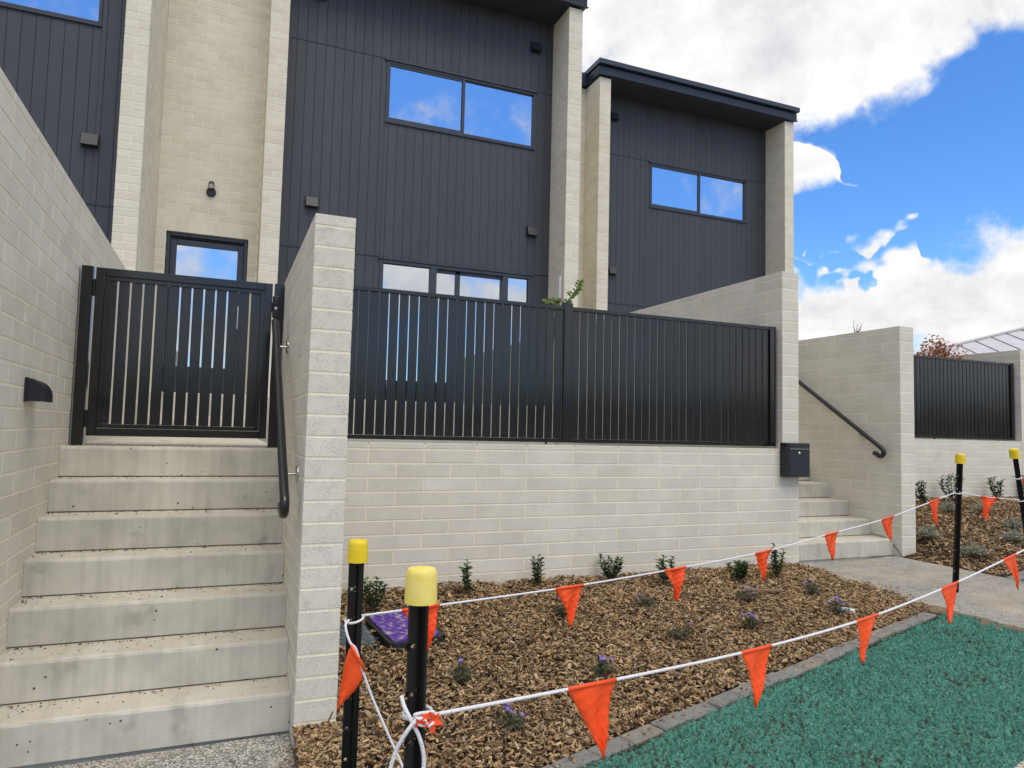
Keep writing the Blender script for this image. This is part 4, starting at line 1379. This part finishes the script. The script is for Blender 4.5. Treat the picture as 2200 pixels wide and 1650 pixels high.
# back line, from the picket by the pier to the picket on the far path
B1 = thing('bunting', (.104, -.85, .6), 'rear white rope with small orange flags across the bark bed', 'bunting', 'bunting lines')
c1 = catenary([(.125, -.852, .784), (.357, -.783, .779), (1.077, -.594, .772), (1.756, -.415, .782), (2.483, -.225, .804), (3.187, -.04, .856), (3.9, .147, .913), (4.608, .334, 1.002), (4.972, .425, 1.052)], 8)
m = MB().tube(c1, .0042, 8); ring(m, (.100, -.852, .775), .031, .008, .0042); ring(m, (4.98, .41, 1.055), .032, .012, .0042)
build('rope', m, 'rope_white', B1, smooth=True)
for i, (xa, xb, tip) in enumerate(((.279, .437, (.391, -.775, .612)), (.997, 1.157, (1.083, -.593, .602)), (1.676, 1.836, (1.774, -.411, .622)), (2.405, 2.560, (2.484, -.225, .640)), (3.110, 3.264, (3.195, -.038, .688)), (3.813, 3.985, (3.94, .158, .744)), (4.521, 4.695, (4.639, .342, .818)))):
    flag(at_x(c1, xa), at_x(c1, xb), tip, B1, 40 + i)
# the tail of that rope, running to the nearest picket
B2 = thing('bunting', (.09, -.93, .3), 'short rope with one orange flag hanging off the picket by the pier', 'bunting', 'bunting lines')
c2 = catenary([(.075, -.885, .782), (.062, -.90, .765), (.075, -.924, .717), (.095, -.931, .694), (.119, -.936, .623), (.155, -.95, .529), (.204, -.98, .419), (.261, -1.02, .294), (.29, -1.10, .20), (.25, -1.30, .16), (.15, -1.60, .22), (.085, -1.80, .42)], 6)
build('rope', MB().tube(c2, .0043, 8), 'rope_white', B2, smooth=True)
flag((.080, -.929, .708), (.126, -.939, .622), (.040, -.905, .480), B2, 77, .010, -.45)
# front line
B3 = thing('bunting', (.08, -1.82, .5), 'front white rope with large orange flags tied to the nearest picket', 'bunting', 'bunting lines')
c3 = catenary([(.095, -1.838, .812), (.594, -1.676, .770), (1.333, -1.473, .736), (2.076, -1.268, .731), (2.85, -1.056, .769), (3.604, -.849, .831), (4.36, -.65, .91), (5.31, -.405, 1.03)], 8)
m = MB().tube(c3, .0046, 8); ring(m, (.072, -1.822, .815), .031, .003, .0046)
build('rope', m, 'rope_white', B3, smooth=True)
for i, (xa, xb, tip) in enumerate(((.507, .684, (.643, -1.663, .560)), (1.250, 1.418, (1.327, -1.475, .545)), (1.989, 2.164, (2.035, -1.28, .562)), (2.757, 2.946, (2.833, -1.061, .594)), (3.515, 3.694, (3.728, -.815, .640)), (4.26, 4.44, (4.36, -.65, .72)))):
    flag(at_x(c3, xa), at_x(c3, xb), tip, B3, 60 + i, .014)
m = MB()
r_ = random.Random(5)
kc = Vector((.072, -1.862, .815))
for k in range(5):
    p = [kc + Vector((r_.uniform(-.02, .03), r_.uniform(-.008, .008), r_.uniform(-.014, .014))) for _ in range(4)]
    m.tube(catenary(p, 5), .0036, 8)
for pts in ([(.033, -1.825, .857), (.037, -1.84, .838), (.052, -1.858, .808), (.068, -1.862, .775), (.078, -1.862, .735), (.076, -1.862, .700), (.06, -1.86, .655), (.05, -1.85, .60)], [(.075, -1.862, .82), (.055, -1.868, .816), (.036, -1.865, .793), (.018, -1.855, .755), (.004, -1.85, .700), (-.004, -1.84, .63), (.01, -1.83, .56), (.04, -1.83, .50)]):
    m.tube(catenary(pts, 6), .0046, 8)
build('knot', m, 'rope_white', B3, smooth=True)
m = MB()
for k in range(9):
    a = r_.uniform(0, 6.28); c = kc + Vector((r_.uniform(-.015, .028), -.006, r_.uniform(-.012, .012))); e = c + Vector((math.cos(a) * .024, r_.uniform(-.01, .004), math.sin(a) * .022)); s = Vector((-math.sin(a), .2, math.cos(a))) * .009
    m.add([c - s, c + s, e, c - s + Vector((0, .002, 0)), c + s + Vector((0, .002, 0)), e + Vector((0, .002, 0))], [(0, 1, 2), (5, 4, 3), (0, 3, 4, 1), (1, 4, 5, 2), (2, 5, 3, 0)])
build('torn_flag', m, 'flag_orange', B3)
# right hand lines
B4 = thing('bunting', (5.2, .4, .9), 'white rope with one orange flag between the two right hand pickets', 'bunting', 'bunting lines')
c4 = catenary([(4.985, .405, 1.055), (5.16, .36, 1.025), (5.36, .345, 1.008), (5.62, .355, .990)], 8)
m = MB().tube(c4, .0042, 8); ring(m, (5.635, .36, .990), .032, .01, .0042)
build('rope', m, 'rope_white', B4, smooth=True)
flag((5.165, .358, 1.024), (5.345, .345, 1.009), (5.20, .353, .845), B4, 91)
B5 = thing('bunting', (5.5, .0, .9), 'white rope with an orange flag running off the leaning picket at the right edge', 'bunting', 'bunting lines')
c5 = catenary([(5.597, .335, 1.168), (5.55, .15, 1.10), (5.45, -.15, 1.06), (5.36, -.365, 1.08)], 8)
m = MB().tube(c5, .0042, 8); ring(m, (5.602, .36, 1.168), .032, .01, .0042)
build('rope', m, 'rope_white', B5, smooth=True)
flag(c5[1], c5[7], (5.585, .22, .96), B5, 95)


# ------------------------------------------------------------------ plants
def leaf_faces(m, p, d, up, L, w, fold=.25, n=1):
    """pointed leaf folded along its midrib"""
    d = d.normalized(); s = d.cross(up)
    if s.length < 1e-4: s = d.cross(Vector((1, 0, 0)))
    s.normalize(); u = s.cross(d)
    q = [p, p + d * L * .35 + s * w * .5 + u * w * fold, p + d * L * .72 + s * w * .38 + u * w * fold * .6, p + d * L - u * L * .06,
         p + d * L * .72 - s * w * .38 + u * w * fold * .6, p + d * L * .35 - s * w * .5 + u * w * fold, p + d * L * .36, p + d * L * .73]
    m.add(q, [(0, 1, 6), (1, 2, 7, 6), (2, 3, 7), (7, 3, 4), (6, 7, 4, 5), (0, 6, 5)])


def shrub(loc, h, w, nst, nl, L, lw, mat, stem, label, group, seed, name='shrub', upright=.75, cat='shrub'):
    r = random.Random(seed)
    t = thing(name, loc, label, cat, group)
    ms, ml = MB(), MB(); b = Vector(loc)
    for k in range(nst):
        a = r.uniform(0, 6.28); sp = r.uniform(.25, 1) * w * .5
        top = b + Vector((math.cos(a) * sp, math.sin(a) * sp, h * r.uniform(.72, 1.0)))
        midp = b.lerp(top, .5) + Vector((math.cos(a) * sp * .3, math.sin(a) * sp * .3, 0))
        cv = catenary([b, midp, top], 6)
        ms.tube(cv, [.004 * (1 - .7 * i / len(cv)) + .0008 for i in range(len(cv))], 5)
        for q in range(nl):
            f = .16 + .84 * (q + r.random()) / nl; i = min(int(f * (len(cv) - 1)), len(cv) - 2)
            p = cv[i].lerp(cv[i + 1], f * (len(cv) - 1) - i)
            aa = q * 2.4 + r.uniform(-.5, .5)
            d = Vector((math.cos(aa), math.sin(aa), upright * r.uniform(.5, 1.6)))
            leaf_faces(ml, p, d, Vector((r.uniform(-.3, .3), r.uniform(-.3, .3), 1)), L * r.uniform(.65, 1.15), lw * r.uniform(.75, 1.2))
    build('stem', ms, stem, t); build('foliage', ml, mat, t)
    return t


GS = 'young hedge shrubs along the low wall'
for i, (x, y, hh, ww, side) in enumerate(((.582, 1.18, .24, .14, 'first hedge shrub, directly behind the purple pit cover'), (1.284, 1.306, .235, .14, 'second hedge shrub from the pier, sparse and leaning left'), (1.818, 1.35, .235, .11, 'third hedge shrub from the pier, narrow and upright'), (2.449, 1.40, .215, .15, 'fourth hedge shrub from the pier, broad and bushy'),
                                          (2.846, 1.249, .235, .12, 'fifth hedge shrub from the pier, half behind an orange flag'), (3.516, 1.187, .19, .14, 'sixth hedge shrub from the pier, low and dense'), (3.869, 1.169, .27, .15, 'last hedge shrub before the far stairs, tallest, behind a flag'))):
    kq = ((.92, 1.2, 7, 18), (1.05, 1.25, 5, 15), (1.02, .95, 5, 17), (.9, 1.35, 9, 17), (1.0, 1.1, 6, 18), (.85, 1.3, 9, 19), (1.1, 1.15, 7, 18))[i]
    shrub((x, y, bed_z(x, y)), hh * kq[0], ww * kq[1], kq[2], kq[3], .044, .025, 'leaf_dark', 'stem', side, GS, 100 + i, upright=.45)
GF = 'shrubs along the far low wall'
for i, (x, y, hh, ww, side) in enumerate(((7.75, 2.80, .30, .42, 'wide dark shrub left of the far picket'), (8.32, 2.85, .36, .34, 'tall dark shrub right behind the far picket'), (9.2, 2.86, .30, .40, 'dark shrub between the two right hand pickets'), (10.0, 2.95, .34, .36, 'dark shrub at the right edge behind the leaning picket'))):
    shrub((x, y, bed2_z(x, y)), hh, ww, 8, 16, .075, .026, 'leaf_dark', 'stem', side, GF, 130 + i, upright=.5)


def cover(loc, w, h, mat, nfl, label, group, seed, name='groundcover', ns=42):
    r = random.Random(seed)
    t = thing(name, loc, label, 'plant', group)
    ml, ms = MB(), MB(); b = Vector(loc)
    tips = []
    for k in range(ns):
        a = r.uniform(0, 6.28); rr_ = w * .5 * math.sqrt(r.random()); e = b + Vector((math.cos(a) * rr_, math.sin(a) * rr_, h * (1.05 - .8 * (rr_ / (w * .5)) ** 2) * r.uniform(.6, 1.15) + .01))
        cv = [b + Vector((math.cos(a) * rr_ * .2, math.sin(a) * rr_ * .2, .0)), b.lerp(e, .6) + Vector((0, 0, h * .15)), e]
        ms.tube(cv, .0012, 4); tips.append(e)
        for q in range(11):
            f = .25 + .75 * (q + r.random()) / 11; p = cv[0].lerp(cv[1], min(f * 2, 1)) if f < .5 else cv[1].lerp(cv[2], f * 2 - 1)
            d = Vector((r.uniform(-1, 1), r.uniform(-1, 1), r.uniform(.1, 1.1)))
            leaf_faces(ml, p, d, Vector((0, 0, 1)), r.uniform(.010, .022), r.uniform(.003, .006))
    build('stem', ms, 'stem', t); build('foliage', ml, mat, t)
    out = sorted(tips, key=lambda p: -p.z + r.uniform(0, .05))[:nfl]
    for p in out:
        fm = MB(); c = p + Vector((r.uniform(-.01, .01), r.uniform(-.01, .01), .006))
        for k in range(5):
            a = 6.283 * k / 5 + r.random(); d = Vector((math.cos(a), math.sin(a) - .5, .55))
            leaf_faces(fm, c, d, Vector((0, 0, 1)), .018, .014, .1)
        build('flower', fm, 'petal', t)
    return t


GC = 'flowering groundcovers planted in the bark'
for i, (x, y, ww, nf, lab) in enumerate(((.849, .172, .17, 2, 'groundcover tuft just right of the nearest picket'), (1.589, .016, .17, 5, 'purple flowering tuft above the biggest orange flag'), (.921, -.329, .18, 6, 'frontmost purple flowering tuft, left of the biggest orange flag'), (1.781, .855, .15, 2, 'tuft behind the tip of the second rear flag'),
                                         (2.397, .835, .17, 2, 'tuft left of the third rear flag tip'), (2.328, .311, .18, 1, 'nearly flowerless grey green tuft in the middle of the bed'), (3.226, .769, .19, 4, 'wide flowering tuft next to the wood offcut'), (2.866, .328, .16, 6, 'upright flowering tuft below the wood offcut'),
                                         (3.857, .757, .17, 3, 'rearmost tuft near the far path'), (3.671, .366, .18, 8, 'tuft with the most flowers, beside the white tube'))):
    cover((x, y, bed_z(x, y) + .008), ww * 1.12, .08, 'leaf_grey', nf, lab, GC, 200 + i)
GV = 'silver groundcovers in the far bed'
for i, (x, y, ww, lab) in enumerate(((6.16, 1.56, .26, 'silver tuft close to the pier of the far stairs'), (7.55, 2.35, .26, 'silver tuft hidden partly by the far picket'), (6.07, 1.05, .30, 'silver tuft right of the far picket beside the path'), (8.0, 2.28, .3, 'silver tuft below the flag between the right pickets'), (6.95, 1.25, .3, 'silver tuft low at the right edge'), (7.5, 1.60, .3, 'silver tuft just above the lowest one at the right edge'))):
    cover((x, y, bed2_z(x, y) + .01), ww, .13, 'leaf_silver', 0, lab, GV, 260 + i, ns=90)

# leafy branch of a young tree behind the fence
t = thing('young_tree', (2.28, 2.25, 1.30), 'young tree with bright green leaves showing over the long black fence', 'tree')
r = random.Random(12)
m = MB().tube(catenary([(2.28, 2.25, 1.30), (2.29, 2.24, 1.9), (2.32, 2.2, 2.40)], 5), .011, 8)
br = [catenary([(2.32, 2.2, 2.40), (2.37, 2.17, 2.54), (2.45, 2.15, 2.645), (2.50, 2.15, 2.715), (2.535, 2.15, 2.785)], 5), catenary([(2.32, 2.2, 2.42), (2.27, 2.17, 2.52), (2.215, 2.15, 2.585)], 5), catenary([(2.32, 2.2, 2.40), (2.36, 2.15, 2.50), (2.40, 2.12, 2.575)], 5), catenary([(2.32, 2.2, 2.42), (2.31, 2.16, 2.52), (2.30, 2.14, 2.60)], 5)]
for b in br: m.tube(b, [.006 * (1 - .75 * i / len(b)) + .0008 for i in range(len(b))], 6)
build('trunk', m, 'stem', t)
for bi, b in enumerate(br):
    for i in range(4, len(b)):
        for s in ((-1, 1) if bi or i % 2 == 0 else (1,)):
            a = r.uniform(-.6, .6) + (0 if s > 0 else math.pi)
            lm = MB(); leaf_faces(lm, b[i], Vector((math.cos(a), -.3 + r.uniform(-.4, .4), r.uniform(-.1, .7))), Vector((.2, -1, .5)), r.uniform(.045, .066), r.uniform(.028, .038))
            build('leaf', lm, 'leaf_lime', t)
build('tree_stake', MB().box(2.405, 2.425, 2.30, 2.32, 1.30, 2.86, .002), 'grey_conduit', label='thin grey tree stake standing behind the fence by the leafy branch', cat='stake', base=True)

t = thing('young_tree', (6.45, 2.62, 1.0), 'bare twiggy tree top showing over the block wall of the far stairs', 'tree')
m = MB(); lm = MB(); r = random.Random(4)
m.tube(catenary([(6.45, 2.62, .6), (6.42, 2.61, 1.8), (6.40, 2.60, 2.70)], 5), .009, 7)
for e in ((6.40, 2.66, 2.82), (6.40, 2.54, 2.775), (6.39, 2.64, 2.74), (6.41, 2.56, 2.73), (6.40, 2.60, 2.78)):
    b = catenary([(6.40, 2.61, 2.62), ((6.40 + e[0]) / 2, (2.61 + e[1]) / 2 + .01, (2.62 + e[2]) / 2), e], 5); m.tube(b, [.004 * (1 - .8 * i / len(b)) + .0006 for i in range(len(b))], 5)
    for q in b[4:]:
        leaf_faces(lm, q, Vector((r.uniform(-1, 1), r.uniform(-1, 1), r.uniform(-.2, .6))), Vector((0, 0, 1)), .026, .011)
build('trunk', m, 'stem', t); build('crown', lm, 'leaf_grey', t)

t = thing('red_tree', (9.32, 3.85, 1.42), 'small tree with red autumn leaves behind the far black fence', 'tree')
m = MB(); lm = MB(); r = random.Random(21)
m.tube(catenary([(9.32, 3.85, 1.42), (9.32, 3.85, 1.9), (9.31, 3.85, 2.35)], 4), [.018 - .0008 * i for i in range(9)], 7)
for k in range(60):
    a = r.uniform(0, 6.28); sp = r.uniform(.05, .50); z = 2.60 + r.uniform(-.12, .24) + .16 * (1 - sp / .5)
    if k < 3: sp, z, a = .05 * k, 3.02 - .06 * k, 2.2 * k
    e = Vector((9.31 + math.cos(a) * sp * 1.1, 3.85 + math.sin(a) * sp * .8, z))
    b = catenary([Vector((9.31, 3.85, 2.05 + r.uniform(0, .2))), Vector((9.31, 3.85, 2.25)).lerp(e, .55) + Vector((0, 0, -.05)), e], 6)
    m.tube(b, [.006 * (1 - .85 * i / len(b)) + .0006 for i in range(len(b))], 5)
    for q in b[5:]:
        for s in range(4):
            leaf_faces(lm, q + Vector((r.gauss(0, .022), r.gauss(0, .022), r.gauss(0, .018))), Vector((r.uniform(-1, 1), r.uniform(-1, 1), r.uniform(-.6, .5))), Vector((-.5, -.6, .6)), r.uniform(.034, .06), r.uniform(.02, .032))
build('trunk', m, 'stem_red', t); build('crown', lm, 'leaf_red', t)

# ------------------------------------------------------------------ neighbour's roof
t = thing('neighbour_house', (26.0, 13.5, .6), 'neighbouring house with pale grey sheet roof beyond the far wall', 'house')
ux = Vector((.918, -.396, 0)); vy = Vector((.396, .918, 0)); o = Vector((22.4, 13.2, 0))
def NP(a, b, z): p = o + ux * a + vy * b; return (p.x, p.y, z)
m = MB(); q = [NP(-1.6, .4, .4), NP(17.6, .4, .4), NP(17.6, 9.6, .4), NP(-1.6, 9.6, .4)]
m.add(q + [(x, y, 4.1) for x, y, z in q], [(0, 1, 5, 4), (1, 2, 6, 5), (2, 3, 7, 6), (3, 0, 4, 7), (4, 5, 6, 7)])
build('wall', m, 'far_wall', t)
ez, rz = 4.1, 6.2
E = [NP(-2, 0, ez), NP(18, 0, ez), NP(18, 10, ez), NP(-2, 10, ez)]; Rg = [NP(6.4, 5, rz), NP(12.6, 5, rz)]
m = MB().add(E + Rg, [(0, 1, 5, 4), (2, 3, 4, 5), (3, 0, 4), (1, 2, 5), (0, 3, 2, 1)])
build('roof', m, 'roof_sheet', t)
for k in range(18):          # standing seams on the near slope
    a0 = -1.2 + k * 1.0; f = 1.0
    if a0 < 6.4: f = max(min((a0 + 2) / 8.4, 1), .05)
    if a0 > 12.6: f = max(min((18 - a0) / 5.4, 1), .05)
    p0 = Vector(NP(a0, 0, ez + .015)); p1 = Vector(NP(a0, 5 * f, ez + (rz - ez) * f + .015))
    build('roof_seam', MB().tube([p0, p1], .014, 6), 'frame_navy', t)
m = MB().tube([Vector(NP(-2, 0, ez + .03)), Vector(Rg[0]) + Vector((0, 0, .04)), Vector(Rg[1]) + Vector((0, 0, .04))], .06, 8)
build('ridge_cap', m, 'roof_sheet', t)

# ------------------------------------------------------------------ small litter
build('wood_offcut', MB().box(3.31, 3.60, .862, .895, .285, .300, .002), 'stick', label='thin wooden offcut lying on the bark bed behind a flag', cat='offcut', base=True)
o = bpy.data.objects['wood_offcut']; o.rotation_euler = (0, 0, R(-20))
build('plastic_tube', MB().tube([(3.725, .45, .245), (3.79, .33, .243)], .019, 10), 'white_tube', label='short white plastic tube lying beside the flowering tuft', cat='tube', base=True)
m = MB().tube([(.13, -.03, .045), (.15, -.045, .12), (.165, -.05, .155)], .004, 6)
build('twig', m, 'stick', label='brown twig standing against the foot of the block pier', cat='twig', base=True)
m = MB().tube([(-.20, .41, .189), (-.175, .405, .189)], .0028, 6); m.lathe([(.005, 0), (.005, .003)], (-.20, .41, .189), 10, (-1, 0, 0))
build('bolt', m, 'black_plastic', label='small black bolt lying on a tread of the near stairs', cat='bolt', base=True)

# dry leaf litter on the treads of the near stairs
m = MB(); r = random.Random(99)
for k in range(900):
    st = r.randrange(7); yy = .17 + st * .227; back = r.random() < .6
    x = -1.24 + 1.22 * (r.random() ** 1.7) if r.random() < .7 else r.uniform(-1.24, -.01)
    y = yy + (.215 - abs(r.gauss(0, .02)) if back else r.uniform(.03, .21)); z = (st + 1) * .1845 + .0015
    if st == 6: y = yy + r.uniform(.03, .6)
    a = r.uniform(0, 6.28); L_ = r.uniform(.0015, .006) * (2.2 if r.random() < .08 else 1); w_ = L_ * r.uniform(.25, .6)
    d = Vector((math.cos(a), math.sin(a), r.uniform(0, .2))); q = Vector((-math.sin(a), math.cos(a), r.uniform(-.2, .4))); c = Vector((x, y, z))
    m.add([c - d * L_ - q * w_, c + d * L_ - q * w_ * .6, c + d * L_ * .8 + q * w_ + Vector((0, 0, .002)), c - d * L_ * .7 + q * w_ + Vector((0, 0, .003))], [(0, 1, 2, 3)])
tag(build('leaf_litter', m, 'litter'), 'dark dry leaf litter on the treads of the near stairs', 'litter', None, 'stuff')
# bare soil spilling between the turf and the far path
m = MB(); vs = []; fs = []
for i in range(41):
    t_ = i / 40; y = edge_y(4.45) - .1 - 1.12 * t_ + .42 * (1 - t_) ** 6
    wl = .07 + .03 * math.sin(i * 1.7) + .02 * math.sin(i * .6); wr = .03 + .025 * math.sin(i * 1.1 + 2) + .012 * math.sin(i * 2.9)
    vs += [(4.455 - wl, y, gz(4.4) - .012), (4.45, y, gz(4.45) + .016 + .004 * math.sin(i * 2.1)), (4.458 + wr, y, gz(4.46 + wr) + .0045)]
for i in range(40):
    for q in (0, 1): fs.append((3 * i + q, 3 * i + 3 + q, 3 * i + 4 + q, 3 * i + 1 + q))
build('soil_edge', m.add(vs, fs), 'soil_dry', smooth=True, kind='structure')
